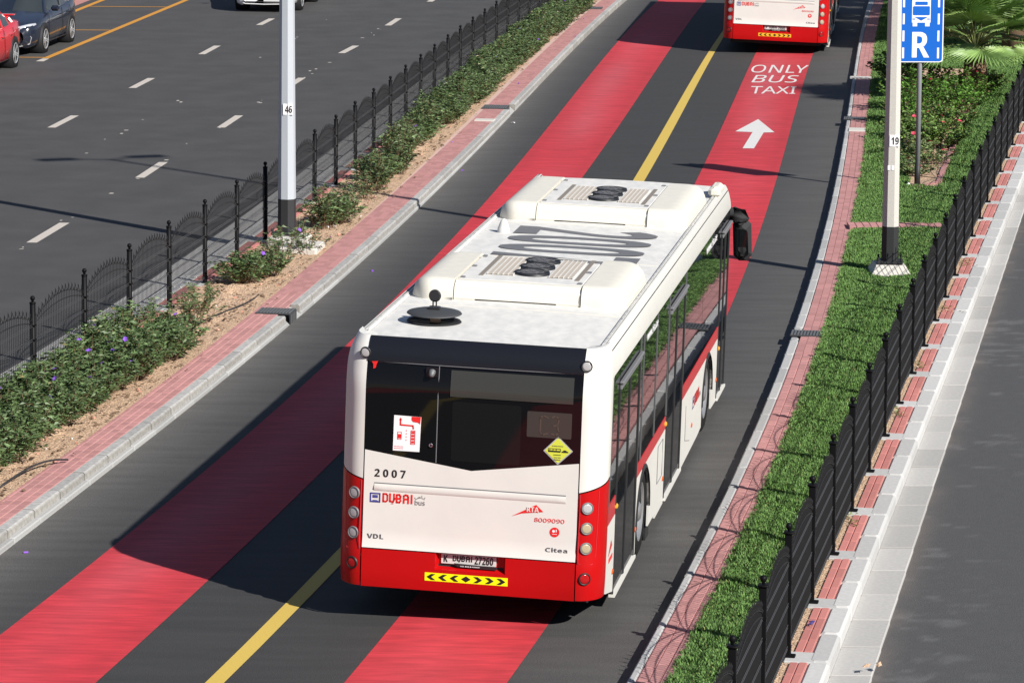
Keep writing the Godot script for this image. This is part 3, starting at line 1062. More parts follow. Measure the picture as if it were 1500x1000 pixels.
func round_lamp(par: Node3D, n: String, at: Vector3, r: float, m: String, ring: String, yaw := 0.0) -> void:
	var t := Transform3D(Basis(Vector3.UP, yaw) * Basis(Vector3.RIGHT, PI / 2), at)
	var s := st0(true)
	lathe(s, [Vector2(r * 0.86, 0.001), Vector2(r * 0.95, 0.006), Vector2(r * 1.05, 0.005), Vector2(r * 1.12, -0.01)], 20, t)
	var o := put(n, done(s), ring, par)
	s = st0(true)
	lathe(s, [Vector2(0.0, 0.003), Vector2(r * 0.6, 0.002), Vector2(r * 0.88, 0.0), Vector2(r * 0.9, -0.02)], 20, t)
	put("lens", done(s), m, o)

func dubai_logo(par: Node3D, t: Transform3D, x: float, y: float, w: float, h: float, m: String) -> void:
	# stencil-cut red capitals
	var s := st0()
	var k := w / 5.0
	var b := k * 0.30
	var P := func(a: float, c: float) -> Vector2: return Vector2(x + a * k, y + c * h)
	stroke(s, [P.call(0.15, 0.05), P.call(0.15, 0.95)], b, t)
	stroke(s, [P.call(0.15, 0.95), P.call(0.6, 0.95), P.call(0.82, 0.8), P.call(0.82, 0.2), P.call(0.6, 0.05), P.call(0.15, 0.05)], b * 0.9, t)
	stroke(s, [P.call(1.25, 0.98), P.call(1.25, 0.72)], b, t)
	stroke(s, [P.call(1.25, 0.56), P.call(1.25, 0.12), P.call(1.75, 0.05), P.call(1.9, 0.3), P.call(1.9, 0.48), P.call(2.9, 0.48), P.call(2.98, 0.75), P.call(2.75, 0.95), P.call(2.35, 0.92)], b, t)
	stroke(s, [P.call(1.9, 0.98), P.call(1.9, 0.68)], b, t)
	stroke(s, [P.call(2.35, 0.9), P.call(2.35, 0.64)], b, t)
	stroke(s, [P.call(2.35, 0.32), P.call(2.35, 0.05), P.call(2.8, 0.05), P.call(3.0, 0.28)], b, t)
	stroke(s, [P.call(3.5, 0.62), P.call(3.5, 0.85), P.call(3.75, 0.96), P.call(4.1, 0.92), P.call(4.22, 0.7), P.call(4.22, 0.5), P.call(3.5, 0.44)], b, t)
	stroke(s, [P.call(3.5, 0.3), P.call(3.5, 0.02)], b, t)
	stroke(s, [P.call(4.22, 0.32), P.call(4.22, 0.02)], b, t)
	stroke(s, [P.call(4.78, 0.04), P.call(4.78, 0.98)], b, t)
	stroke(s, [P.call(1.5, -0.16), P.call(1.52, -0.16)], b * 0.5, t)
	stroke(s, [P.call(1.72, -0.16), P.call(1.74, -0.16)], b * 0.5, t)
	put("logo", done(s), m, par)

func arabic_bus(par: Node3D, t: Transform3D, x: float, y: float, w: float, h: float, m: String) -> void:
	var s := st0()
	var P := func(a: float, c: float) -> Vector2: return Vector2(x + a * w, y + c * h)
	stroke(s, [P.call(0.0, 0.45), P.call(0.02, 0.2), P.call(0.15, 0.1), P.call(0.27, 0.25), P.call(0.3, 0.45), P.call(0.4, 0.62), P.call(0.53, 0.6), P.call(0.55, 0.42), P.call(0.3, 0.34)], w * 0.045, t)
	stroke(s, [P.call(0.68, 1.0), P.call(0.68, 0.4), P.call(0.74, 0.32), P.call(0.95, 0.32), P.call(0.98, 0.62)], w * 0.045, t)
	stroke(s, [P.call(0.9, 0.08), P.call(0.91, 0.08)], w * 0.06, t)
	put("lettering", done(s), m, par)

func bus_wheel(par: Node3D, at: Vector3, sg: float) -> void:
	var t := Transform3D(Basis(Vector3.BACK, -sg * PI / 2), at)   # local y points outwards
	var s := st0(true)
	lathe(s, [Vector2(0.30, 0.0), Vector2(0.40, 0.012), Vector2(0.455, -0.01), Vector2(0.48, -0.04), Vector2(0.48, -0.27), Vector2(0.44, -0.29), Vector2(0.0, -0.29)], 32, t)
	var o := put("wheel", done(s), "tyre", par)
	s = st0(true)
	lathe(s, [Vector2(0.305, 0.004), Vector2(0.285, 0.0), Vector2(0.265, -0.05), Vector2(0.20, -0.085), Vector2(0.12, -0.07), Vector2(0.10, -0.01), Vector2(0.075, 0.01), Vector2(0.0, 0.012)], 24, t)
	for k in 10:
		var a := TAU * k / 10
		lathe(s, [Vector2(0.012, -0.08), Vector2(0.012, -0.05), Vector2(0.0, -0.048)], 6, t * Transform3D(Basis(), Vector3(0.165 * cos(a), 0, 0.165 * sin(a))))
	put("rim", done(s), "rim_steel", o)

func ac_height(x: float, v: float, x0: float, x1: float, v0: float, v1: float, round_in: bool) -> float:
	var e := 1.0
	for q in [[v - v0, 0.17], [v1 - v, 0.24], [x1 - x if x1 > 0 else x - x0, 0.24]]:
		var k: float = clampf(q[0] / q[1], 0.0, 1.0)
		e *= pow(1.0 - pow(1.0 - k, 2.4), 1.0 / 2.4)
	return 0.035 + 0.18 * e if round_in else 0.0

func roof_unit(bus: Node3D, v0: float, length: float) -> void:
	var v1 := v0 + length
	var top := 2.685
	var o := Node3D.new()
	o.name = child_name(bus, "roof_unit")
	bus.add_child(o, true)
	for sg in [-1.0, 1.0]:
		var s := st0(true)
		var nx := 16
		var nv := 34
		var P := func(i: int, j: int) -> Vector3:
			var fx := pow(float(i) / nx, 0.55)
			var x := lerpf(0.655, 1.10, fx)
			var a := float(j) / nv
			a = 0.5 - 0.5 * cos(PI * a)
			# rounded plan corners
			var cut := 0.20 * pow(clampf((x - 0.85) / 0.25, 0.0, 1.0), 2.5)
			var v := lerpf(v0 + cut, v1 - cut, a)
			var hgt := ac_height(x, v - cut * (1.0 - 2.0 * a), 0.655, 1.10, v0, v1, true)
			return Vector3(sg * x, top + hgt, -v)
		for i in nx:
			for j in nv:
				quad(s, P.call(i, j), P.call(i, j + 1), P.call(i + 1, j + 1), P.call(i + 1, j))
		s.set_smooth_group(1)
		for j in nv:
			var a: Vector3 = P.call(nx, j)
			var b: Vector3 = P.call(nx, j + 1)
			quad(s, a, b, Vector3(b.x, top - 0.02, b.z), Vector3(a.x, top - 0.02, a.z))
			a = P.call(0, j)
			b = P.call(0, j + 1)
			quad(s, a, b, Vector3(b.x, top - 0.02, b.z), Vector3(a.x, top - 0.02, a.z))
		for i in nx:
			for j in [0, nv]:
				var a: Vector3 = P.call(i, j)
				var b: Vector3 = P.call(i + 1, j)
				quad(s, a, b, Vector3(b.x, top - 0.02, b.z), Vector3(a.x, top - 0.02, a.z))
		put("end_cap", done(s), "cream_plastic", o)
	# middle: sloping cream front and rear aprons, flat white lid
	var m := st0()
	var prof := [Vector2(v0 + 0.02, 0.03), Vector2(v0 + 0.045, 0.14), Vector2(v0 + 0.13, 0.195), Vector2(v0 + 0.20, 0.20)]
	var prof2 := [Vector2(v1 - 0.36, 0.20), Vector2(v1 - 0.2, 0.16), Vector2(v1 - 0.02, 0.02)]
	for pr in [prof, prof2]:
		for k in pr.size() - 1:
			quad(m, Vector3(-0.645, top + pr[k].y, -pr[k].x), Vector3(-0.645, top + pr[k + 1].y, -pr[k + 1].x), Vector3(0.645, top + pr[k + 1].y, -pr[k + 1].x), Vector3(0.645, top + pr[k].y, -pr[k].x))
	quad(m, Vector3(-0.645, top, -v0 - 0.03), Vector3(-0.645, top + 0.03, -v0 - 0.02), Vector3(-0.43, top + 0.03, -v0 - 0.02), Vector3(-0.43, top, -v0 - 0.03))
	quad(m, Vector3(0.40, top, -v0 - 0.03), Vector3(0.40, top + 0.03, -v0 - 0.02), Vector3(0.645, top + 0.03, -v0 - 0.02), Vector3(0.645, top, -v0 - 0.03))
	put("apron", done(m), "cream_plastic", o).set_meta("kind", "stuff")
	m = st0()
	box(m, Vector3(0, top + 0.02, -v0 - 0.2), Vector3(1.2, 0.05, 0.2))
	put("inner_floor", done(m), "shell_black", o)
	m = st0()
	cbox(m, Vector3(0, top + 0.15, -(v0 + 0.205 + v1 - 0.365) / 2), Vector3(1.27, 0.105, length - 0.575), 0.006)
	put("lid", done(m), "roof_white", o)
	for x in [-0.60, 0.60]:
		for f in [0.14, 0.5, 0.84]:
			m = st0()
			cbox(m, Vector3(x, top + 0.206, -v0 - f * length), Vector3(0.05, 0.014, 0.07), 0.004)
			put("latch", done(m), "ink_soft", o)
	var y := top + 0.204
	var g0 := v0 + 0.55
	for e in [[-0.39, -0.125], [0.245, 0.49]]:
		m = st0()
		box(m, Vector3((e[0] + e[1]) / 2, y, -g0 - 0.53), Vector3(e[1] - e[0], 0.006, 1.08))
		var g := put("grille", done(m), "grille_dark", o)
		m = st0()
		for k in 27:
			box(m, Vector3((e[0] + e[1]) / 2, y + 0.006, -g0 - 0.02 - k * 0.04), Vector3(e[1] - e[0] - 0.01, 0.012, 0.022), Transform3D())
		put("slats", done(m), "grille", g).set_meta("kind", "stuff")
		m = st0()
		for k in 6:
			box(m, Vector3(lerpf(e[0], e[1], k / 5.0), y + 0.009, -g0 - 0.53), Vector3(0.008, 0.012, 1.09))
		put("bars", done(m), "roof_white", g)
	for x in [-0.445, 0.545]:
		m = st0()
		box(m, Vector3(x, y + 0.002, -g0 - 0.55), Vector3(0.045, 0.008, 1.3))
		put("drain_strip", done(m), "grille_dark", o)
	for k in 3:
		var c := Vector3(0.045, y + 0.004, -(g0 + 0.17 + k * 0.385))
		m = st0(true)
		lathe(m, [Vector2(0.185, -0.01), Vector2(0.182, 0.022), Vector2(0.165, 0.024), Vector2(0.16, 0.0), Vector2(0.0, -0.002)], 24, Transform3D(Basis(), c))
		var fan := put("fan", done(m), "fan_black", o)
		m = st0()
		for b in 7:
			var a := TAU * b / 7
			var t := Transform3D(Basis(Vector3.UP, a), c)
			quad(m, t * Vector3(0.04, 0.006, -0.02), t * Vector3(0.15, 0.006, -0.06), t * Vector3(0.15, 0.014, 0.05), t * Vector3(0.04, 0.012, 0.02))
		for rr in [0.06, 0.11]:
			lathe(m, [Vector2(rr, 0.02), Vector2(rr + 0.006, 0.025), Vector2(rr + 0.012, 0.02)], 18, Transform3D(Basis(), c))
		for b in 4:
			var t := Transform3D(Basis(Vector3.UP, TAU * b / 4 + 0.4), c)
			box(m, Vector3(0.085, 0.022, 0), Vector3(0.16, 0.006, 0.008), t)
		put("blades", done(m), "ink_grey", fan)

func make_bus(label: String, at: Transform3D, first: bool) -> Node3D:
	var bus := thing("city_bus", label, "bus", at, "red and white city buses in the bus lane")
	var L := 11.9
	var s := st0()
	# dark inner shell, floor and underbody
	rear_patch(s, -1.75, 1.75, 30, flat(0.36), flat(2.60), 12, -0.06)
	put("inner_shell", done(s), "shell_black", bus)
	s = st0()
	box(s, Vector3(0, 0.36, -6.1), Vector3(2.2, 0.3, 11.3))
	box(s, Vector3(0, 0.6, -0.9), Vector3(2.3, 0.5, 1.2))
	put("underbody", done(s), "shell_black", bus)
	s = st0()
	box(s, Vector3(0, 1.55, -6.1), Vector3(2.46, 2.2, 11.3))
	put("inner_shell", done(s), "shell_black", bus)
	# roof with coves and gutter rails
	s = st0(true)
	var half := [Vector2(1.275, 2.425), Vector2(1.272, 2.47), Vector2(1.262, 2.53), Vector2(1.245, 2.60), Vector2(1.222, 2.66), Vector2(1.20, 2.70), Vector2(1.185, 2.712), Vector2(1.172, 2.712)]
	var n := 22
	for sg in [-1.0, 1.0]:
		for k in half.size() - 1:
			var z0 := -0.40
			quad(s, Vector3(sg * half[k].x, half[k].y, z0), Vector3(sg * half[k + 1].x, half[k + 1].y, z0), Vector3(sg * half[k + 1].x, half[k + 1].y, -L + 0.12), Vector3(sg * half[k].x, half[k].y, -L + 0.12))
			# rounded front end
			quad(s, Vector3(sg * half[k].x, half[k].y, -L + 0.12), Vector3(sg * half[k + 1].x, half[k + 1].y, -L + 0.12), Vector3(sg * (half[k + 1].x - 0.05), half[k + 1].y - 0.05, -L), Vector3(sg * (half[k].x - 0.05), half[k].y - 0.05, -L))
	put("roof_cove", done(s), "bus_white", bus)
	s = st0()
	for sg in [-1.0, 1.0]:
		for e in [[1.172, 1.158, 2.700, 2.690], [1.158, 1.135, 2.712, 2.712], [1.135, 1.118, 2.694, 2.688]]:
			quad(s, Vector3(sg * e[0], e[2], -0.46), Vector3(sg * e[1], e[3], -0.46), Vector3(sg * e[1], e[3], -L + 0.1), Vector3(sg * e[0], e[2], -L + 0.1))
		box(s, Vector3(sg * 1.147, 2.70, -L / 2 - 0.1), Vector3(0.02, 0.024, L - 1.0))
	put("gutter_rail", done(s), "roof_white", bus)
	s = st0(true)
	for i in 12:
		var a := lerpf(-1.12, 1.12, i / 12.0)
		var b := lerpf(-1.12, 1.12, (i + 1) / 12.0)
		quad(s, Vector3(a, 2.688 + 0.014 * (1 - a * a), -0.19), Vector3(b, 2.688 + 0.014 * (1 - b * b), -0.19), Vector3(b, 2.688 + 0.014 * (1 - b * b), -L + 0.15), Vector3(a, 2.688 + 0.014 * (1 - a * a), -L + 0.15))
	put("roof_skin", done(s), "roof_white", bus)
	for v in [2.12, 5.35, 7.82, 10.75]:
		s = st0()
		for k in 8:
			var a := lerpf(-1.1, 1.1, k / 8.0)
			var b := lerpf(-1.1, 1.1, (k + 1) / 8.0)
			for e in [[0.0, 0.004, 0.012], [0.012, 0.004, 0.03], [0.03, 0.0, 0.042]]:
				quad(s, Vector3(a, 2.6885 + 0.014 * (1 - a * a) + e[1] * (1.0 if e[0] > 0.0 else 0.0), -v - e[0]), Vector3(b, 2.6885 + 0.014 * (1 - b * b) + e[1] * (1.0 if e[0] > 0.0 else 0.0), -v - e[0]), Vector3(b, 2.6885 + 0.014 * (1 - b * b) + e[1], -v - e[2]), Vector3(a, 2.6885 + 0.014 * (1 - a * a) + e[1], -v - e[2]))
		put("roof_seam", done(s), "cream_plastic", bus)
	if first:
		roof_unit(bus, 2.48, 1.98)
		roof_unit(bus, 8.02, 2.5)
		# number painted across the roof, its top to the right
		var t := text_mesh("2007", 1.0, true, 0.01)
		var ab := t.get_aabb()
		var sx := 2.42 / ab.size.x
		var sy := 1.62 / ab.size.y
		var bs := Basis(Vector3(0, 0, 1), Vector3(1, 0, 0), Vector3(0, 1, 0))
		var org := Vector3(-0.75, 2.7035, -7.56) - bs * Vector3(ab.position.x * sx, ab.position.y * sy, 0)
		put("roof_number", t, "ink_roof", bus, Transform3D(bs * Basis.from_scale(Vector3(sx, sy, 0.05)), org))
		s = st0(true)
		lathe(s, [Vector2(0.075, 2.69), Vector2(0.07, 2.73), Vector2(0.045, 2.80), Vector2(0.025, 2.84), Vector2(0.0, 2.85)], 14, Transform3D(Basis(), Vector3(-0.87, 0, -7.07)))
		put("antenna", done(s), "roof_white", bus)
		# roof hatch: round hole, dark lid on struts, small paddle on top
		var hc := Vector3(-0.61, 2.7, -1.20)
		s = st0(true)
		lathe(s, [Vector2(0.27, 0.004), Vector2(0.26, 0.016), Vector2(0.235, 0.012), Vector2(0.23, 0.006), Vector2(0.0, 0.005)], 28, Transform3D(Basis(), hc))
		var hatch := put("roof_hatch", done(s), "shell_black", bus)
		s = st0(true)
		lathe(s, [Vector2(0.0, 0.125), Vector2(0.07, 0.125), Vector2(0.20, 0.11), Vector2(0.262, 0.095), Vector2(0.272, 0.085), Vector2(0.262, 0.08), Vector2(0.0, 0.09)], 28, Transform3D(Basis(Vector3.RIGHT, 0.02), hc))
		put("hatch_lid", done(s), "iron", hatch)
		s = st0()
		box(s, Vector3(0.02, 0.05, 0.05), Vector3(0.09, 0.09, 0.08), Transform3D(Basis(), hc))
		put("hatch_post", done(s), "soil", hatch)
		s = st0()
		cbox(s, Vector3(0, 0.135, 0), Vector3(0.12, 0.03, 0.10), 0.01, Transform3D(Basis(), hc))
		for x in [-0.016, 0.016]:
			tube(s, [hc + Vector3(x, 0.14, 0), hc + Vector3(x, 0.20, 0)], 0.008, 6)
		lathe(s, [Vector2(0.0, 0.012), Vector2(0.05, 0.012), Vector2(0.062, 0.0), Vector2(0.05, -0.012), Vector2(0.0, -0.012)], 18, Transform3D(Basis(Vector3.BACK, 0.25) * Basis(Vector3.RIGHT, PI / 2 - 0.1), hc + Vector3(0, 0.255, 0)))
		put("paddle", done(s), "frame_black", hatch)
		s = st0()
		cbox(s, Vector3(1.16, 2.76, -10.95), Vector3(0.15, 0.13, 0.55), 0.04)
		put("roof_box", done(s), "cream_plastic", bus)
	# ---- rear
	s = st0(true)
	var vee := func(u: float) -> float: return 1.52 + 0.14 * absf(u) / 1.03
	rear_patch(s, -1.025, 1.025, 20, flat(0.714), func(u: float) -> float: return vee.call(u) - 0.004, 10, 0.0)
	var rp := put("rear_panel", done(s), "bus_white", bus)
	s = st0(true)
	for k in 20:
		var a := lerpf(-0.925, 0.912, k / 20.0)
		var b := lerpf(-0.925, 0.912, (k + 1) / 20.0)
		var zt := 0.003
		quad(s, rear_point(a, 1.337, zt - 0.002), rear_point(b, 1.337, zt - 0.002), rear_point(b, 1.29, 0.014), rear_point(a, 1.29, 0.014))
		quad(s, rear_point(a, 1.29, 0.014), rear_point(b, 1.29, 0.014), rear_point(b, 1.262, 0.0), rear_point(a, 1.262, 0.0))
	put("ridge", done(s), "bus_white", rp)
	s = st0()
	rear_patch(s, -0.925, 0.912, 10, flat(1.335), flat(1.345), 1, 0.003)
	put("groove", done(s), "ink_soft", rp)
	s = st0(true)
	rear_patch(s, -1.03, 1.03, 24, vee, flat(2.495), 14, -0.004)
	var rw := put("rear_window", done(s), "rear_glass", bus)
	s = st0(true)
	rear_patch(s, -1.035, 1.035, 24, flat(2.503), func(u: float) -> float: return 2.722 - 0.0 * u, 8, 0.012)
	put("visor", done(s), "visor", bus)
	s = st0()
	for k in 12:
		var a := lerpf(-1.03, 1.03, k / 12.0)
		var b := lerpf(-1.03, 1.03, (k + 1) / 12.0)
		quad(s, rear_point(a, 2.722, 0.012), rear_point(b, 2.722, 0.012), Vector3(b, 2.69, -0.2), Vector3(a, 2.69, -0.2))
	put("visor_top", done(s), "visor", bus)
	s = st0()
	tube(s, [Vector3(-1.02, 2.497, -0.052), Vector3(-0.4, 2.497, -0.034), Vector3(0, 2.497, -0.033), Vector3(0.4, 2.497, -0.034), Vector3(1.02, 2.497, -0.052)], 0.004, 5)
	tube(s, [Vector3(-0.341, 2.49, -0.034), Vector3(-0.341, 2.2, -0.004), Vector3(-0.341, 1.57, -0.004)], 0.0045, 5)
	put("window_seam", done(s), "ink_soft", rw)
	if first:
		# destination display and route number behind the glass
		s = st0()
		for k in 8:
			var a := lerpf(2.216, 2.462, k / 8.0)
			var b := lerpf(2.216, 2.462, (k + 1) / 8.0)
			quad(s, rear_point(-0.224, a, 0.004), rear_point(-0.224, b, 0.004), rear_point(0.949, b, 0.004), rear_point(0.949, a, 0.004))
		put("destination_display", done(s), "display_glass", rw)
		face(rw, "inner_pane", rrect(-0.20, 1.60, 0.46, 2.17, 0.03), rear_t(-0.0025), "rear_pane", 0.001)
		var rd := face(rw, "route_display", rrect(0.517, 1.882, 0.942, 2.127, 0.012), rear_t(0.0), "display_glass", 0.004)
		var led := st0()
		stroke(led, [Vector2(0.715, 2.075), Vector2(0.67, 2.095), Vector2(0.645, 2.07), Vector2(0.645, 1.935), Vector2(0.665, 1.91), Vector2(0.715, 1.925)], 0.016, rear_t(0.0025))
		stroke(led, [Vector2(0.755, 2.08), Vector2(0.79, 2.095), Vector2(0.82, 2.07), Vector2(0.81, 2.01), Vector2(0.77, 2.0)], 0.016, rear_t(0.0025))
		stroke(led, [Vector2(0.81, 1.99), Vector2(0.822, 1.94), Vector2(0.79, 1.91), Vector2(0.755, 1.925)], 0.016, rear_t(0.0025))
		put("route_number", done(led), "display_dots", rd)
		# notices stuck on the glass
		var st1 := face(rw, "overtaking_notice", [Vector2(-0.757, 1.663), Vector2(-0.502, 1.664), Vector2(-0.494, 1.999), Vector2(-0.754, 2.003)], rear_t(0.0), "ink_white", 0.003)
		var sk := st0()
		var q := rear_t(0.003)
		stroke(sk, [Vector2(-0.565, 1.885), Vector2(-0.57, 1.912), Vector2(-0.69, 1.915), Vector2(-0.69, 1.965)], 0.014, q)
		poly(sk, [Vector2(-0.705, 1.962), Vector2(-0.675, 1.962), Vector2(-0.69, 1.985)], q, 0)
		poly(sk, [Vector2(-0.585, 2.0), Vector2(-0.585, 1.966), Vector2(-0.57, 1.95), Vector2(-0.52, 1.945), Vector2(-0.502, 1.93), Vector2(-0.496, 2.0)], q, 0)
		poly(sk, rect(-0.715, 1.785, -0.678, 1.825), q, 0)
		stroke(sk, [Vector2(-0.715, 1.775), Vector2(-0.678, 1.775), Vector2(-0.678, 1.845), Vector2(-0.715, 1.845), Vector2(-0.715, 1.775)], 0.004, q)
		for y in [1.745, 1.775, 1.805, 1.835]:
			poly(sk, rect(-0.58, y, -0.555, y + 0.022), q, 0)
		stroke(sk, [Vector2(-0.587, 1.735), Vector2(-0.548, 1.735), Vector2(-0.548, 1.865), Vector2(-0.587, 1.865), Vector2(-0.587, 1.735)], 0.006, q)
		for y in [1.765, 1.795, 1.825, 1.855]:
			poly(sk, rect(-0.634, y, -0.629, y + 0.014), q, 0)
		for y in [1.685, 1.703]:
			for x in 7:
				poly(sk, rect(-0.745 + x * 0.013, y, -0.736 + x * 0.013, y + 0.005), q, 0)
		put("print", done(sk), "ink_red", st1)
		var dm := face(rw, "distance_notice", [Vector2(0.822, 1.632), Vector2(0.962, 1.768), Vector2(0.819, 1.902), Vector2(0.681, 1.76)], rear_t(0.0), "lamp_clear", 0.003)
		face(dm, "yellow_field", [Vector2(0.822, 1.648), Vector2(0.946, 1.768), Vector2(0.819, 1.888), Vector2(0.697, 1.762)], rear_t(0.002), "sticker_yellow", 0.002)
		sk = st0()
		q = rear_t(0.0045)
		poly(sk, rect(0.73, 1.753, 0.845, 1.767), q, 0)
		stroke(sk, [Vector2(0.73, 1.758), Vector2(0.73, 1.785), Vector2(0.845, 1.785), Vector2(0.845, 1.758)], 0.005, q)
		for x in [0.745, 0.775, 0.805]:
			stroke(sk, [Vector2(x, 1.765), Vector2(x, 1.785)], 0.004, q)
		poly(sk, [Vector2(0.857, 1.753), Vector2(0.92, 1.753), Vector2(0.92, 1.762), Vector2(0.905, 1.766), Vector2(0.895, 1.775), Vector2(0.875, 1.775), Vector2(0.868, 1.765), Vector2(0.857, 1.763)], q, 0)
		stroke(sk, [Vector2(0.78, 1.727), Vector2(0.848, 1.727)], 0.005, q)
		put("print", done(sk), "ink_black", dm)
		lettering(dm, "Keep Safe", 0.785, 0.85, 1.697, 1.708, q, "ink_soft")
		lettering(dm, "Distance", 0.788, 0.847, 1.677, 1.688, q, "ink_soft")
		lettering(dm, "braking behind", 0.765, 0.87, 1.806, 1.817, q, "ink_soft")
		# camera, lock, torn tape
		s = st0()
		face(rw, "camera_plate", rrect(-0.462, 2.39, -0.348, 2.482, 0.006), rear_t(-0.012), "visor", 0.02)
		s = st0(true)
		lathe(s, [Vector2(0.0, 0.05), Vector2(0.02, 0.045), Vector2(0.03, 0.02), Vector2(0.034, 0.0), Vector2(0.034, -0.02)], 12, Transform3D(Basis(Vector3.RIGHT, PI / 2 + 0.7), Vector3(-0.405, 2.43, 0.0)))
		put("rear_camera", done(s), "iron_light", rw)
		s = st0(true)
		lathe(s, [Vector2(0.009, 0.006), Vector2(0.018, 0.01), Vector2(0.02, 0.0)], 12, Transform3D(Basis(Vector3.RIGHT, PI / 2), Vector3(-0.393, 1.736, 0.0)))
		put("lock", done(s), "chrome", rw)
		face(rw, "torn_tape", [Vector2(-0.99, 2.50), Vector2(-0.93, 2.505), Vector2(-0.945, 2.47), Vector2(-0.95, 2.44), Vector2(-0.975, 2.43), Vector2(-0.975, 2.475)], rear_t(-0.026), "ink_red", 0.002)
	# corner pillars
	var line := func(u: float) -> float: return 1.368 + 0.10 * clampf((absf(u) - 1.03) / 0.40, 0.0, 1.0)
	for sg in [-1.0, 1.0]:
		s = st0(true)
		rear_patch(s, sg * 1.036, sg * 1.56, 14, func(u: float) -> float: return line.call(u) + 0.006, flat(2.72), 16, 0.0)
		put("corner_pillar", done(s), "bus_white", bus)
		s = st0(true)
		rear_patch(s, sg * 1.036, sg * 1.46, 14, flat(0.34), func(u: float) -> float: return line.call(u) - 0.006, 12, 0.003)
		var cb := put("lamp_corner", done(s), "bus_red", bus)
		s = st0()
		var ring := []
		for e in [[1.05, 1.36], [1.05, 0.70], [1.19, 0.69], [1.225, 0.72], [1.235, 1.0], [1.245, 1.39]]:
			ring.append(rear_point(sg * e[0], e[1], 0.004))
		tube(s, ring, 0.004, 5)
		put("lamp_panel_seam", done(s), "stripe_red", cb)
		var hs := [1.229, 1.035, 0.843]
		for k in 3:
			var at3 := rear_point(sg * 1.122, hs[k], 0.010)
			round_lamp(bus, "tail_lamp", at3, 0.054, "lamp_clear" if sg < 0 or k == 0 else "lamp_amber", "ink_soft", sg * 0.38)
		round_lamp(bus, "fog_lamp", rear_point(sg * 1.122, 0.555, 0.010), 0.055, "lamp_red", "ink_black", sg * 0.38)
		round_lamp(bus, "high_lamp", rear_point(sg * 1.06, 2.575, 0.022), 0.05, "lamp_clear", "ink_black", sg * 0.12)
		# roof corner
		s = st0(true)
		var hub := Vector3(sg * 1.10, 2.712, -0.30)
		var loop := []
		for k in 13:
			loop.append(rear_point(sg * lerpf(1.03, 1.56, k / 12.0), 2.72, 0.0))
		loop.append(Vector3(sg * 1.17, 2.705, -0.50))
		loop.append(Vector3(sg * 1.03, 2.690, -0.50))
		loop.append(Vector3(sg * 0.99, 2.692, -0.20))
		for k in loop.size():
			tri(s, hub, loop[k], loop[(k + 1) % loop.size()])
		put("roof_corner", done(s), "bus_white", bus)
	# bumper with the number-plate recess
	s = st0(true)
	rear_patch(s, -1.025, -0.315, 8, flat(0.335), flat(0.704), 6, 0.0)
	rear_patch(s, 0.36, 1.025, 8, flat(0.335), flat(0.704), 6, 0.0)
	rear_patch(s, -0.315, 0.36, 8, flat(0.335), flat(0.545), 4, 0.0)
	var bp := put("bumper", done(s), "bus_red", bus)
	s = st0()
	quad(s, Vector3(-0.29, 0.57, -0.045), Vector3(0.335, 0.57, -0.045), Vector3(0.335, 0.704, -0.045), Vector3(-0.29, 0.704, -0.045))
	quad(s, Vector3(-0.315, 0.545, 0.018), Vector3(0.36, 0.545, 0.018), Vector3(0.335, 0.57, -0.045), Vector3(-0.29, 0.57, -0.045))
	quad(s, Vector3(-0.315, 0.545, 0.018), Vector3(-0.29, 0.57, -0.045), Vector3(-0.29, 0.704, -0.045), Vector3(-0.315, 0.704, 0.018))
	quad(s, Vector3(0.36, 0.545, 0.018), Vector3(0.335, 0.57, -0.045), Vector3(0.335, 0.704, -0.045), Vector3(0.36, 0.704, 0.018))
	put("plate_recess", done(s), "bus_red", bp)
	face(bp, "plate_bracket", [Vector2(-0.14, 0.612), Vector2(0.27, 0.60), Vector2(0.27, 0.572), Vector2(-0.10, 0.58)], rear_t(-0.012), "frame_black", 0.01)
	var pl := face(bp, "number_plate", rrect(-0.262, 0.602, 0.266, 0.696, 0.006), rear_t(-0.03), "plate_white", 0.01)
	var pt := rear_t(-0.0275)
	lettering(pl, "K" if first else "P", -0.238, -0.20, 0.618, 0.683, pt, "ink_black", true)
	dubai_logo(pl, pt, -0.152, 0.632, 0.19, 0.05, "ink_black")
	lettering(pl, "27260" if first else "79383", 0.06, 0.238, 0.612, 0.686, pt, "ink_black", true)
	lettering(pl, "VDL BUS & COACH", -0.075, 0.11, 0.584, 0.594, rear_t(-0.009), "ink_white", true)
	var ch := face(bp, "chevron_strip", rect(-0.408, 0.435, 0.389, 0.5145), rear_t(0.021), "chevron_yellow" if first else "chevron_orange", 0.004)
	s = st0()
	var cy := 0.4748
	for k in 7:
		var x := -0.345 + k * 0.1115
		var hh := 0.029
		var tt := rear_t(0.0235)
		if k == 3:
			poly(s, [Vector2(x - 0.047, cy), Vector2(x, cy - hh), Vector2(x + 0.047, cy), Vector2(x, cy + hh)], tt, 0)
		else:
			var g := -1.0 if k < 3 else 1.0
			poly(s, [Vector2(x + g * 0.045, cy), Vector2(x + g * 0.0, cy + hh), Vector2(x - g * 0.042, cy + hh), Vector2(x - g * 0.0, cy), Vector2(x - g * 0.042, cy - hh), Vector2(x + g * 0.0, cy - hh)], tt, 0)
	put("chevrons", done(s), "ink_black", ch)
	# writing on the rear panel
	var wt := rear_t(0.003)
	if first:
		var num := text_mesh("2", 0.075, true)
		for k in 4:
			lettering(rp, "2007"[k], -0.925 + k * 0.083, -0.875 + k * 0.083, 1.402, 1.476, wt, "ink_black", true)
	s = st0()
	stroke(s, [Vector2(-0.957, 1.158), Vector2(-0.957, 1.238), Vector2(-0.868, 1.238), Vector2(-0.868, 1.158), Vector2(-0.957, 1.158)], 0.013, wt)
	poly(s, rect(-0.938, 1.195, -0.887, 1.223), wt, 0)
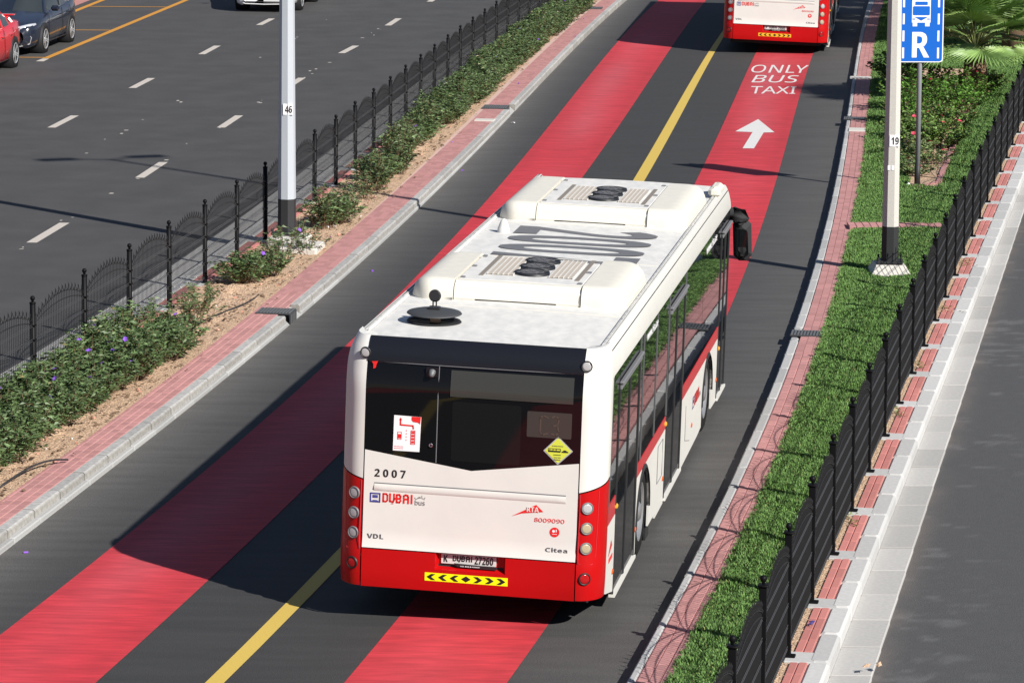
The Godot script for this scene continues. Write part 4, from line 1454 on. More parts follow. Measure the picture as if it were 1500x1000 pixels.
	poly(s, [Vector2(-0.95, 1.163), Vector2(-0.875, 1.163), Vector2(-0.895, 1.174), Vector2(-0.93, 1.174)], wt, 0)
	put("emblem", done(s), "ink_blue", rp)
	dubai_logo(rp, wt, -0.842, 1.162, 0.295, 0.082, "ink_red")
	arabic_bus(rp, wt, -0.53, 1.205, 0.10, 0.042, "ink_soft")
	lettering(rp, "bus", -0.528, -0.432, 1.153, 1.20, wt, "ink_soft")
	lettering(rp, "VDL", -0.98, -0.822, 0.80, 0.845, wt, "ink_grey", true)
	lettering(rp, "Citea", 0.735, 0.945, 0.79, 0.835, wt, "ink_grey", true)
	s = st0()
	poly(s, [Vector2(0.402, 1.112), Vector2(0.633, 1.236), Vector2(0.703, 1.172), Vector2(0.60, 1.158), Vector2(0.50, 1.145)], wt, 0)
	put("emblem", done(s), "ink_red", rp)
	lettering(rp, "RTA", 0.545, 0.66, 1.165, 1.212, rear_t(0.0055), "bus_white", true)
	lettering(rp, "8009090", 0.62, 0.907, 1.073, 1.112, wt, "ink_red")
	s = st0()
	poly(s, disc(0.817, 0.985, 0.047), wt, 0)
	put("round_sign", done(s), "ink_red", rp)
	s = st0()
	poly(s, disc(0.807, 0.995, 0.013), rear_t(0.005), 0)
	poly(s, rect(0.828, 0.986, 0.836, 1.012), rear_t(0.005), 0)
	poly(s, rect(0.794, 0.965, 0.84, 0.969), rear_t(0.005), 0)
	put("round_sign_print", done(s), "ink_white", rp)
	# ---- right side: doors, windows, stripe, skirts
	var T := side_t(1.0)
	var wins := [[0.37, 0.90, 1.19], [2.62, 2.83, 1.11], [2.87, 4.0, 1.11], [4.02, 5.10, 1.11], [6.76, 8.7, 1.11], [8.72, 10.74, 1.11]]
	for w in wins:
		face(bus, "side_window", rect(w[0], w[2], w[1], 2.42), side_t(1.0, -0.004), "window_glass")
	for v in [0.395, 2.59, 2.85, 4.01, 5.125, 6.735]:
		face(bus, "mullion", rect(v - 0.012, 1.11, v + 0.012, 2.42), side_t(1.0, 0.004), "mullion", 0.03)
	for d in [[0.91, 2.56, 2.30], [5.15, 6.71, 2.30], [10.76, 11.74, 2.29]]:
		var frame := face(bus, "door", rect(d[0], 0.19, d[1], 2.42), side_t(1.0, -0.012), "frame_black", 0.02)
		var mid: float = (d[0] + d[1]) / 2
		var leaves := [[d[0] + 0.05, mid - 0.03], [mid + 0.03, d[1] - 0.05]]
		for l in leaves:
			face(frame, "door_leaf", rrect(l[0], 0.25, l[1], 2.2, 0.03), side_t(1.0, -0.004), "window_glass", 0.01)
		s = st0()
		box(s, Vector3(1.275, 1.2, -mid), Vector3(0.012, 2.0, 0.045))
		box(s, Vector3(1.275, 1.2, -d[0] - 0.02), Vector3(0.012, 2.02, 0.04))
		box(s, Vector3(1.275, 1.2, -d[1] + 0.02), Vector3(0.012, 2.02, 0.04))
		put("door_seal", done(s), "rubber", frame)
		s = st0()
		cbox(s, Vector3(1.29, d[2] - 0.03, -mid), Vector3(0.045, 0.03, d[1] - d[0]), 0.008)
		cbox(s, Vector3(1.282, d[2] - 0.075, -mid), Vector3(0.025, 0.05, d[1] - d[0] - 0.02), 0.006)
		put("door_rail", done(s), "ink_soft", frame)
		frame.get_child(frame.get_child_count() - 1).set_meta("kind", "stuff")
		face(frame, "header_glass", rect(d[0] + 0.01, d[2] + 0.01, d[1] - 0.01, 2.42), side_t(1.0, -0.003), "window_glass", 0.005)
		s = st0()
		box(s, Vector3(1.27, 0.175, -mid), Vector3(0.06, 0.03, d[1] - d[0]))
		put("door_sill", done(s), "bus_white", frame)
	for e in [[0.36, 0.90, 0.99, 1.175], [2.60, 5.13, 0.965, 1.10], [6.73, 10.74, 0.95, 1.10]]:
		face(bus, "side_stripe", rect(e[0], e[2], e[1], e[3]), T, "stripe_red", 0.02)
	var arch_pts := func(c: float) -> Array:
		var q := []
		for k in 13:
			var a := PI - PI * k / 12.0
			q.append(Vector2(c + 0.56 * cos(a), 0.42 + 0.52 * sin(a)))
		return q
	var wr := 3.22
	var wf := 9.6
	var sk1 := [Vector2(0.36, 0.33), Vector2(0.92, 0.22), Vector2(0.92, 0.985), Vector2(0.36, 0.985)]
	face(bus, "skirt_panel", sk1, T, "bus_white", 0.02)
	var p2 := [Vector2(2.58, 0.18)]
	p2.append(Vector2(wr - 0.56, 0.18))
	p2.append_array(arch_pts.call(wr))
	p2.append(Vector2(wr + 0.56, 0.20))
	p2.append_array([Vector2(4.4, 0.20), Vector2(4.4, 0.14), Vector2(5.13, 0.14), Vector2(5.13, 0.955), Vector2(2.58, 0.955)])
	face(bus, "skirt_panel", p2, T, "bus_white", 0.02)
	var p3 := [Vector2(6.73, 0.14), Vector2(8.6, 0.16), Vector2(wf - 0.56, 0.18)]
	p3.append_array(arch_pts.call(wf))
	p3.append_array([Vector2(wf + 0.56, 0.18), Vector2(10.74, 0.16), Vector2(10.74, 0.94), Vector2(6.73, 0.94)])
	face(bus, "skirt_panel", p3, T, "bus_white", 0.02)
	for c in [wr, wf]:
		s = st0()
		var q: Array = arch_pts.call(c)
		for k in 12:
			var a: Vector2 = q[k]
			var b: Vector2 = q[k + 1]
			quad(s, Vector3(1.292, a.y, -a.x), Vector3(1.292, b.y, -b.x), Vector3(0.85, b.y, -b.x), Vector3(0.85, a.y, -a.x))
			var a2 := a + (a - Vector2(c, 0.42)).normalized() * 0.04
			var b2 := b + (b - Vector2(c, 0.42)).normalized() * 0.04
			quad(s, Vector3(1.292, a.y, -a.x), Vector3(1.292, b.y, -b.x), Vector3(1.278, b2.y, -b2.x), Vector3(1.278, a2.y, -a2.x))
		quad(s, Vector3(0.86, 0.2, -c + 0.6), Vector3(0.86, 1.0, -c + 0.6), Vector3(0.86, 1.0, -c - 0.6), Vector3(0.86, 0.2, -c - 0.6))
		put("wheel_arch", done(s), "rubber", bus)
		bus_wheel(bus, Vector3(1.25, 0.48, -c), 1.0)
		bus_wheel(bus, Vector3(-1.25, 0.48, -c), -1.0)
	s = st0()
	box(s, Vector3(1.24, 0.10, -wr - 0.72), Vector3(0.02, 0.22, 0.28), Transform3D())
	put("mud_flap", done(s), "rubber", bus)
	for v in [[0.95, 1.055], [5.09, 1.02], [10.85, 0.80]]:
		s = st0(true)
		lathe(s, [Vector2(0.0, 0.022), Vector2(0.02, 0.018), Vector2(0.032, 0.0)], 14, Transform3D(Basis(Vector3.BACK, -PI / 2).scaled(Vector3(1, 1, 1.6)), Vector3(1.275, v[1], -v[0])))
		put("turn_lamp", done(s), "lamp_orange", bus)
	for v in [0.84, 2.62, 5.02, 7.91, 10.7]:
		s = st0(true)
		lathe(s, [Vector2(0.0, 0.014), Vector2(0.022, 0.01), Vector2(0.028, 0.0)], 12, Transform3D(Basis(Vector3.BACK, -PI / 2).scaled(Vector3(1, 1, 1.9)), Vector3(1.275, 0.435, -v)))
		put("marker_lamp", done(s), "marker_orange", bus)
	# writing on the side
	s = st0()
	var tt2 := side_t(1.0, 0.003)
	stroke(s, [Vector2(7.95, 0.62), Vector2(7.95, 0.74), Vector2(8.1, 0.74), Vector2(8.1, 0.62), Vector2(7.95, 0.62)], 0.02, tt2)
	poly(s, rect(7.98, 0.67, 8.07, 0.715), tt2, 0)
	put("emblem", done(s), "ink_blue", bus)
	dubai_logo(bus, tt2, 8.15, 0.625, 0.5, 0.125, "ink_red")
	lettering(bus, "bus", 8.68, 8.82, 0.62, 0.69, tt2, "ink_soft")
	s = st0()
	poly(s, [Vector2(0.45, 0.66), Vector2(0.66, 0.79), Vector2(0.74, 0.72)], tt2, 0)
	put("emblem", done(s), "ink_red", bus)
	lettering(bus, "8009090", 0.5, 0.78, 0.59, 0.64, tt2, "ink_red")
	lettering(bus, "www.rta.ae", 3.05, 4.0, 2.29, 2.37, side_t(1.0, 0.001), "ink_white")
	lettering(bus, "www.rta.ae", 8.9, 10.1, 2.27, 2.36, side_t(1.0, 0.001), "ink_white")
	s = st0()
	tube(s, [Vector3(1.279, 0.9, -4.45), Vector3(1.279, 0.5, -4.45), Vector3(1.279, 0.5, -4.9), Vector3(1.279, 0.9, -4.9), Vector3(1.279, 0.9, -4.45)], 0.004, 4)
	tube(s, [Vector3(1.279, 0.8, -7.2), Vector3(1.279, 0.4, -7.2), Vector3(1.279, 0.3, -7.7)], 0.003, 4)
	put("flap_seam", done(s), "ink_soft", bus)
	# ---- left side and front
	face(bus, "skirt_panel", [Vector2(0.40, 0.36), Vector2(1.2, 0.24), Vector2(11.75, 0.2), Vector2(11.75, 0.97), Vector2(0.40, 0.97)], side_t(-1.0), "bus_white", 0.02)
	face(bus, "side_stripe", rect(0.36, 0.975, 11.75, 1.10), side_t(-1.0), "stripe_red", 0.02)
	for k in 6:
		face(bus, "side_window", rect(0.4 + k * 1.9, 1.11, 2.26 + k * 1.9, 2.42), side_t(-1.0, -0.004), "window_glass")
	var ft := Transform3D(Basis(Vector3(-1, 0, 0), Vector3.UP, Vector3(0, 0, -1)), Vector3(0, 0, -L + 0.06))
	face(bus, "windscreen", rrect(-1.22, 1.0, 1.22, 2.62, 0.12), ft, "window_glass", 0.05)
	face(bus, "front_panel", rrect(-1.24, 0.2, 1.24, 0.99, 0.08), ft, "bus_white", 0.05)
	# mirrors
	for sg in [-1.0, 1.0]:
		s = st0(true)
		tube(s, [Vector3(sg * 1.14, 2.36, -11.84), Vector3(sg * 1.24, 2.34, -12.0)], [0.05, 0.07], 12)
		cbox(s, Vector3.ZERO, Vector3(0.30, 0.19, 0.20), 0.08, Transform3D(Basis(Vector3.FORWARD, sg * 0.25), Vector3(sg * 1.335, 2.285, -12.08)))
		var mo := put("mirror", done(s), "rubber", bus)
		s = st0()
		cbox(s, Vector3.ZERO, Vector3(0.235, 0.15, 0.54), 0.07, Transform3D(Basis(Vector3.FORWARD, -sg * 0.06) * Basis(Vector3.RIGHT, -PI / 2), Vector3(sg * 1.405, 1.98, -12.12)))
		put("mirror_housing", done(s), "rubber", mo)
		s = st0()
		poly(s, rrect(-0.08, -0.20, 0.08, 0.16, 0.05), Transform3D(Basis(Vector3.FORWARD, -sg * 0.06) * Basis(Vector3.RIGHT, 0.12), Vector3(sg * 1.405, 1.965, -12.036)), 0.004)
		put("mirror_glass", done(s), "window_glass", mo)
	clean_meta(bus)
	return bus

# ---------------------------------------------------------------- plants
func leaf(s: SurfaceTool, p: Vector3, dir: Vector3, l: float, w: float, col: Color, droop: float) -> void:
	var side := dir.cross(Vector3.UP)
	if side.length() < 0.05:
		side = Vector3(1, 0, 0)
	side = side.normalized().rotated(dir.normalized(), jit(0.9))
	var up := side.cross(dir).normalized()
	var m := p + dir * l * 0.45 + up * 0.004
	var tip := p + dir * l - Vector3(0, droop * l, 0)
	s.set_color(col)
	tri(s, p, m + side * w - up * w * 0.35, tip)
	tri(s, p, tip, m - side * w - up * w * 0.35)

func shrub_mesh(r: float, h: float, stems: int, per: int, ll: float, lw: float, base: Color, dry: float) -> Array:
	var s := st0()
	var b := st0()
	var tips := []
	for k in stems:
		var a := rng.randf() * TAU
		var reach := r * sqrt(rng.randf())
		var root := Vector3(cos(a), 0, sin(a)) * reach * 0.35 + Vector3(jit(0.05), 0, jit(0.05))
		var top := Vector3(cos(a) * reach + jit(0.06), h * (1.0 - 0.45 * pow(reach / r, 2.0)) * rng.randf_range(0.72, 1.12), sin(a) * reach + jit(0.06))
		var mid := root.lerp(top, 0.5) + Vector3(jit(0.03), h * 0.08, jit(0.03))
		tube(b, [root, mid, top], [0.005, 0.004, 0.002], 3, false)
		tips.append(top)
		var tone := rng.randf_range(0.6, 1.4)
		for i in per:
			var f := rng.randf_range(0.22, 1.0) if i < per - 4 else 1.0
			var p := root.lerp(mid, f * 2.0) if f < 0.5 else mid.lerp(top, f * 2.0 - 1.0)
			var an := rng.randf() * TAU
			var d := Vector3(cos(an), rng.randf_range(-0.1, 0.75), sin(an)).normalized()
			var g := tone * rng.randf_range(0.8, 1.2)
			var c := Color(base.r * g, base.g * g, base.b * g)
			if rng.randf() < dry:
				c = Color(0.22, 0.17, 0.07)
			leaf(s, p, d, ll * rng.randf_range(0.6, 1.15), lw * rng.randf_range(0.8, 1.2), c, rng.randf_range(0.0, 0.35))
	return [done(s), done(b), tips]

func petal_mesh(r: float, petals: int) -> ArrayMesh:
	var s := st0()
	for k in petals:
		var a := TAU * k / petals
		var b := TAU * (k + 0.9) / petals
		var c := (a + b) / 2
		tri(s, Vector3.ZERO, Vector3(cos(a) * r * 0.8, r * 0.35, sin(a) * r * 0.8), Vector3(cos(c) * r, r * 0.4, sin(c) * r))
		tri(s, Vector3.ZERO, Vector3(cos(c) * r, r * 0.4, sin(c) * r), Vector3(cos(b) * r * 0.8, r * 0.35, sin(b) * r * 0.8))
	return done(s)

func make_shrubs() -> void:
	# violet-flowered shrubs of the left median: [depth, distance from the railings, size, variant]
	var green := Color(0.098, 0.152, 0.056)
	var kinds := [shrub_mesh(0.48, 0.56, 74, 27, 0.10, 0.0135, green, 0.008), shrub_mesh(0.46, 0.52, 66, 27, 0.10, 0.014, green, 0.01), shrub_mesh(0.40, 0.66, 52, 25, 0.10, 0.0145, Color(0.10, 0.15, 0.058), 0.02), shrub_mesh(0.30, 0.60, 20, 20, 0.09, 0.0125, Color(0.105, 0.155, 0.062), 0.05)]
	var fl := petal_mesh(0.036, 5)
	var spots := []
	var d := 37.4
	while d < 47.2:   # dense hedge at the near end
		spots.append([d, 0.33 + jit(0.06), 1.0, 0, "dense"])
		spots.append([d + 0.36, 0.87 + jit(0.07), 0.95, 1, "dense"])
		d += 0.72
	spots.append_array([[48.1, 0.42, 1.0, 3, "sparse"], [49.0, 0.72, 1.05, 3, "sparse"], [50.0, 0.50, 0.9, 3, "sparse"], [52.4, 0.55, 1.0, 1, "round"], [53.0, 0.80, 0.82, 2, "round"], [54.5, 0.75, 0.95, 3, "sparse"], [55.2, 0.95, 0.95, 3, "sparse"], [57.9, 0.70, 1.0, 2, "round"], [58.4, 0.85, 0.9, 1, "round"], [60.2, 0.72, 0.9, 3, "sparse"], [61.2, 0.85, 0.95, 3, "sparse"], [62.3, 0.80, 1.0, 2, "round"], [63.7, 0.62, 1.0, 1, "round"], [64.4, 0.85, 0.95, 2, "round"]])
	d = 66.3
	while d < 71.0:
		spots.append([d, 0.62 + jit(0.08), 0.98, 1 + rng.randi() % 2, "close"])
		d += 1.05
	while d < 106.0:
		spots.append([d, 0.42 + jit(0.10), 0.95, rng.randi() % 2, "far"])
		spots.append([d + 0.4, 0.74 + jit(0.08), 0.85, rng.randi() % 2, "far"])
		d += 0.88
	spots.sort_custom(func(a, b): return a[0] < b[0])
	var how := {"dense": "dense violet-flowered shrub, %s from the photo's lower left in the near hedge's %s row", "sparse": "thin open shrub on bare sand, %s straggly one from the near hedge%s", "round": "rounded shrub standing clear on the sand, %s such clump from the near hedge%s", "close": "leafy shrub, %s of the short row just before the far hedge%s", "far": "green shrub, %s from the near end of the far hedge's %s row"}
	var tens := ["", "", "twenty", "thirty", "forty"]
	var order := ["zeroth", "first", "second", "third", "fourth", "fifth", "sixth", "seventh", "eighth", "ninth", "tenth", "eleventh", "twelfth", "thirteenth", "fourteenth", "fifteenth", "sixteenth", "seventeenth", "eighteenth", "nineteenth"]
	var count := {}
	for q in spots:
		var row := ""
		if q[4] == "dense":
			row = "railing" if q[1] < 0.62 else "brick"
		elif q[4] == "far":
			row = "railing" if q[1] < 0.6 else "brick"
		var key: String = q[4] + row
		count[key] = count.get(key, 0) + 1
		var idx: int = count[key]
		var num: String = order[idx] if idx < 20 else (tens[idx / 10] + ("-" + order[idx % 10] if idx % 10 else "th").replace("y-th", "ieth"))
		num = num.replace("twentyth", "twentieth").replace("thirtyth", "thirtieth").replace("fortyth", "fortieth")
		var label: String = how[q[4]] % [num, row]
		label = label.strip_edges()
		var x: float = cx("Lfence", q[0]) + q[1]
		var at := Transform3D(Basis(Vector3.UP, rng.randf() * TAU).scaled(Vector3(q[2], q[2] * rng.randf_range(0.88, 1.08), q[2])), W(x, KL - 0.01, q[0]))
		var o := thing("flowering_shrub", label, "shrub", at, "violet flowered shrubs in the left median bed")
		put("foliage", kinds[q[3]][0], "leaf", o)
		put("stems", kinds[q[3]][1], "stem", o)
		var nf := 0
		if q[4] == "dense":
			nf = rng.randi() % 4
		elif q[0] < 72.0:
			nf = rng.randi() % 2
		else:
			nf = 1 if rng.randf() < 0.25 else 0
		for k in nf:
			var tip: Vector3 = kinds[q[3]][2][rng.randi() % kinds[q[3]][2].size()]
			put("flower", fl, "purple_petal", o, Transform3D(Basis(Vector3.UP, rng.randf() * TAU) * Basis(Vector3.RIGHT, rng.randf_range(0.2, 1.2)), tip + Vector3(0, 0.03, 0.02)))
		clean_meta(o)

func make_red_bed() -> void:
	var kinds := [shrub_mesh(0.74, 0.80, 70, 38, 0.08, 0.023, Color(0.10, 0.215, 0.032), 0.01), shrub_mesh(0.70, 0.55, 84, 38, 0.075, 0.022, Color(0.13, 0.22, 0.05), 0.03), shrub_mesh(0.58, 0.36, 46, 28, 0.07, 0.021, Color(0.14, 0.20, 0.07), 0.05)]
	var fl := petal_mesh(0.05, 5)
	var spots := [[7.30, 64.6, 2, 0.8, 5, "thin ground-hugging bush by the foot of the sign pole"], [7.75, 66.3, 2, 1.0, 6, "loose low bush just behind the sign pole foot"], [7.45, 67.6, 2, 1.0, 5, "low red-flowered bush between lamp post and sign pole"], [8.15, 68.6, 1, 1.0, 8, "loose red-flowered bush by the right brick edging"], [7.75, 69.9, 1, 0.95, 6, "low red-flowered bush in the middle of the bed"], [8.6, 71.2, 1, 1.0, 6, "red-flowered bush against the bed's right edging"], [8.0, 72.4, 0, 0.9, 4, "bright green bush left in the bed behind the lamp post"], [9.0, 73.4, 0, 1.0, 4, "bright green mounded bush in the bed's middle"], [8.3, 74.8, 0, 1.0, 3, "tall bright green bush beside the blue sign's pole"], [9.5, 75.6, 0, 0.95, 5, "green bush before the fan palm with red flowers"], [8.9, 77.0, 0, 1.05, 3, "leafy green bush left of the fan palm's foot"], [10.1, 77.9, 1, 1.0, 6, "red-flowered bush right at the fan palm's foot"], [8.6, 79.6, 0, 1.0, 4, "shaded green bush hidden behind the blue sign"]]
	for q in spots:
		var o := thing("flowering_bush", q[5], "bush", Transform3D(Basis(Vector3.UP, rng.randf() * TAU).scaled(Vector3.ONE * q[3]), W(q[0], KR + 0.01, q[1])), "red flowered bushes in the bed on the right median")
		put("foliage", kinds[q[2]][0], "leaf", o)
		put("stems", kinds[q[2]][1], "stem", o)
		for k in int(q[4] * 0.6):
			var tip: Vector3 = kinds[q[2]][2][rng.randi() % kinds[q[2]][2].size()]
			put("flower", fl, "red_petal", o, Transform3D(Basis(Vector3.UP, rng.randf() * TAU) * Basis(Vector3.RIGHT, jit(0.8)), tip + Vector3(0, 0.02, 0)))
		clean_meta(o)

func fan_mesh(r: float, seed_v: int, col: Color) -> ArrayMesh:
	# a fan leaf in its own plane: y along the midrib, z the face; pleated, the outer half split into drooping fingers
	var g := RandomNumberGenerator.new()
	g.seed = seed_v
	var s := st0()
	var n := 40
	var spread := deg_to_rad(112)
	for k in n:
		var a := lerpf(-spread, spread, (k + 0.5) / n)
		var da := spread / n * 0.98
		var l := r * (1.0 - 0.22 * pow(absf(a) / spread, 2.0)) * g.randf_range(0.9, 1.06)
		var f := func(an: float, rad: float, z: float) -> Vector3: return Vector3(sin(an) * rad, cos(an) * rad, z - 0.05 * rad * rad / r)
		var tone := g.randf_range(0.8, 1.18)
		s.set_color(Color(col.r * tone, col.g * tone, col.b * tone))
		var i0: Vector3 = f.call(a - da, r * 0.08, 0.0)
		var i1: Vector3 = f.call(a, r * 0.08, 0.012)
		var i2: Vector3 = f.call(a + da, r * 0.08, 0.0)
		var m0: Vector3 = f.call(a - da * 0.92, l * 0.55, 0.0)
		var m1: Vector3 = f.call(a, l * 0.57, 0.028)
		var m2: Vector3 = f.call(a + da * 0.92, l * 0.55, 0.0)
		var q0: Vector3 = f.call(a - da * 0.32, l * 0.82, -0.02)
		var q1: Vector3 = f.call(a + da * 0.32, l * 0.82, -0.02)
		var tip: Vector3 = f.call(a + g.randf_range(-0.05, 0.05), l, -g.randf_range(0.0, 0.09))
		quad(s, i0, m0, m1, i1)
		quad(s, i1, m1, m2, i2)
		quad(s, m0, q0, q1, m1)
		tri(s, m1, q1, m2)
		tri(s, q0, tip, q1)
	return done(s)

func make_palm(label: String, at: Vector3, size: float, trunk: float, fronds: Array, group := "") -> Node3D:
	var o := thing("fan_palm", label, "palm", Transform3D(Basis(), at), group)
	var s := st0(true)
	tube(s, [Vector3.ZERO, Vector3(0.02, trunk * 0.5, 0), Vector3(0, trunk, 0)], [0.30, 0.26, 0.20], 12)
	put("trunk", done(s), "twig", o)
	var meshes := [fan_mesh(size, 1, Color(0.25, 0.36, 0.115)), fan_mesh(size, 2, Color(0.20, 0.32, 0.095)), fan_mesh(size * 0.8, 3, Color(0.30, 0.30, 0.14)), fan_mesh(size, 4, Color(0.055, 0.05, 0.04))]
	for q in fronds:
		# [azimuth deg (0 = right, 90 = towards the camera), elevation deg of the stalk, stalk length, tilt of the blade, kind]
		var az: float = deg_to_rad(q[0])
		var el: float = deg_to_rad(q[1])
		var d := Vector3(cos(az) * cos(el), sin(el), sin(az) * cos(el))
		var root := Vector3(0, trunk - 0.05, 0)
		var hub: Vector3 = root + d * q[2] - Vector3(0, 0.06 * q[2], 0)
		var bl: Vector3 = d.rotated(d.cross(Vector3.UP).normalized(), deg_to_rad(q[3])) if absf(d.y) < 0.98 else d
		var side := bl.cross(Vector3.UP).normalized()
		if absf(bl.y) > 0.98:
			side = Vector3(1, 0, 0)
		var nrm := side.cross(bl).normalized()
		var fr := put("frond", meshes[q[4]], "leaf", o, Transform3D(Basis(side, bl, nrm), hub))
		var ps := st0(true)
		var inv := fr.transform.affine_inverse()
		tube(ps, [inv * root, inv * (root + d * q[2] * 0.5 + Vector3(0, 0.02, 0)), Vector3.ZERO], [0.022, 0.016, 0.010], 5)
		put("stalk", done(ps), "palm_stalk", fr)
	clean_meta(o)
	return o

func make_palms() -> void:
	mat("palm_stalk", lin(0.22, 0.26, 0.10), 0.5)
	var fr := []
	var g := RandomNumberGenerator.new()
	g.seed = 77
	var k := 0
	for ring in [[82, 5, 0.75, -2], [68, 9, 0.95, -4], [52, 10, 1.05, -8], [34, 9, 1.1, -16], [10, 7, 1.0, -24]]:
		for i in ring[1]:
			fr.append([360.0 * i / ring[1] + k * 23.0 + g.randf_range(-9, 9), ring[0] + g.randf_range(-7, 7), ring[2] * g.randf_range(0.85, 1.1), ring[3] + g.randf_range(-8, 8), 2 if (ring[0] < 0 or g.randf() < 0.12) else g.randi() % 2])
		k += 1
	make_palm("low fan palm with spreading sunlit green leaves behind the blue sign", W(9.95, KR, 77.4), 1.08, 1.1, fr)
	var skirt := []
	for i in 30:
		skirt.append([i * 137.5, -52.0 - g.randf_range(0, 18), g.randf_range(0.25, 0.6), -4.0, 3])
	make_palm("dark fan palm with a skirt of dead leaves at the picture's upper right corner", W(12.2, KR, 87.6), 0.95, 2.3, skirt + fr.slice(0, 30))
	# palms just outside the picture, whose shadows fall on the bus road
	for q in [[13.0, 86.6, 4.6, "shortest fan palm just beyond the picture's right edge"], [13.6, 88.8, 5.4, "nearest tall fan palm beyond the picture's right edge"], [14.6, 92.2, 6.2, "tallest fan palm beyond the picture's right edge, in the middle"], [15.4, 96.0, 6.6, "farthest tall fan palm beyond the picture's right edge"]]:
		make_palm(q[3], W(q[0] + 1.2, 0.0, q[1]), 1.15, q[2], fr, "palms beyond the picture's right edge")

# ---------------------------------------------------------------- lamp posts and the sign
func octagon_pole(s: SurfaceTool, r0: float, r1: float, y0: float, y1: float) -> void:
	var n := 8
	for k in n:
		var a := TAU * (k + 0.5) / n
		var b := TAU * (k + 1.5) / n
		quad(s, Vector3(cos(a) * r0, y0, sin(a) * r0), Vector3(cos(b) * r0, y0, sin(b) * r0), Vector3(cos(b) * r1, y1, sin(b) * r1), Vector3(cos(a) * r1, y1, sin(a) * r1))

func lamp_post(label: String, at: Vector3, r: float, m: String, plate: String, plate_y: float, turn: float) -> Node3D:
	var o := thing("lamp_post", label, "lamp post", Transform3D(Basis(Vector3.UP, turn), at), "")
	var s := st0()
	var H := 13.2
	octagon_pole(s, r * 0.99, r * 0.38, 0.52, H)
	put("pole", done(s), m, o)
	s = st0()
	octagon_pole(s, r * 1.03, r * 1.0, 0.0, 0.56)
	put("black_base", done(s), "pole_black", o)
	s = st0()
	cbox(s, Vector3(0, 0.02, 0), Vector3(r * 2.9, 0.04, r * 2.9), 0.01)
	put("flange", done(s), "pole_black", o)
	for e in [[1, 1], [1, -1], [-1, 1], [-1, -1]]:
		s = st0()
		tube(s, [Vector3(e[0] * r * 1.25, 0.03, e[1] * r * 1.25), Vector3(e[0] * r * 1.25, 0.10, e[1] * r * 1.25)], 0.018, 6)
		put("bolt", done(s), "pole_black", o)
	var arms := Transform3D(Basis(Vector3.UP, -turn + 0.33), Vector3.ZERO)
	for sg in [-1.0, 1.0]:
		s = st0(true)
		tube(s, [Vector3(0, H - 0.1, 0), Vector3(sg * 0.4, H + 0.1, 0), Vector3(sg * 0.7, H + 0.15, 0)], 0.035, 8)
		var arm := put("arm", done(s), m, o, arms)
		s = st0()
		cbox(s, Vector3(sg * 0.85, H + 0.17, 0), Vector3(0.75, 0.12, 0.34), 0.05)
		put("lamp_head", done(s), m, arm)
	# number plate facing the footbridge
	var face_t := Transform3D(Basis(Vector3.UP, -turn), Vector3.ZERO)
	var rr := lerpf(r, r * 0.38, plate_y / H)
	var w := rr * 1.18
	var zz := rr * 0.98
	var pb := face(o, "number_sign", rect(-w / 2, plate_y - 0.085, w / 2, plate_y + 0.085), face_t * Transform3D(Basis(), Vector3(rr * 0.18, 0, zz)), "ink_white", 0.03)
	lettering(pb, plate, rr * 0.18 - 0.055 + 0.01, rr * 0.18 + 0.065, plate_y - 0.055, plate_y + 0.055, face_t * Transform3D(Basis(), Vector3(0, 0, zz + 0.004)), "ink_black", true)
	clean_meta(o)
	return o

func make_posts() -> void:
	lamp_post("grey galvanised lamp post numbered 46 in the left median", W(-3.52, KL + 0.16, 56.15), 0.142, "galvanised", "46", 1.98, -0.24)
	lamp_post("cream lamp post numbered 19 on the right turf", W(5.70, KR + 0.15, 53.75), 0.135, "cream_pole", "19", 1.86, -0.10)
	var post := get_node("lamp_post_001")
	for x in [-0.02, 0.035]:
		face(post, "inspection_label", rect(x - 0.02, 1.42, x + 0.02, 1.49), Transform3D(Basis(Vector3.UP, 0.10), Vector3.ZERO) * Transform3D(Basis(), Vector3(-0.03, 0, 0.1265)), "ink_white", 0.004)
	# concrete footings
	var o := thing("lamp_footing", "stepped white concrete footing under the grey lamp post 46", "footing", Transform3D(Basis(Vector3.UP, -0.12), W(-3.45, KL, 56.0)))
	var s := st0()
	cbox(s, Vector3(-0.02, 0.075, 0.0), Vector3(0.62, 0.16, 0.62), 0.03)
	put("upper_block", done(s), "block", o)
	s = st0()
	cbox(s, Vector3(0.25, 0.03, 0.45), Vector3(0.62, 0.13, 0.80), 0.03)
	put("lower_block", done(s), "block", o)
	o = thing("lamp_footing", "tapered concrete footing in the turf under lamp post 19", "footing", Transform3D(Basis(Vector3.UP, 0.03), W(5.69, KR, 53.75)))
	s = st0()
	for k in 4:
		var a := TAU * (k + 0.5) / 4
		var b := TAU * (k + 1.5) / 4
		quad(s, Vector3(cos(a) * 0.44, -0.02, sin(a) * 0.44), Vector3(cos(b) * 0.44, -0.02, sin(b) * 0.44), Vector3(cos(b) * 0.31, 0.145, sin(b) * 0.31), Vector3(cos(a) * 0.31, 0.145, sin(a) * 0.31))
	quad(s, Vector3(0.219, 0.145, 0.219), Vector3(0.219, 0.145, -0.219), Vector3(-0.219, 0.145, -0.219), Vector3(-0.219, 0.145, 0.219))
	put("block", done(s), "block", o)

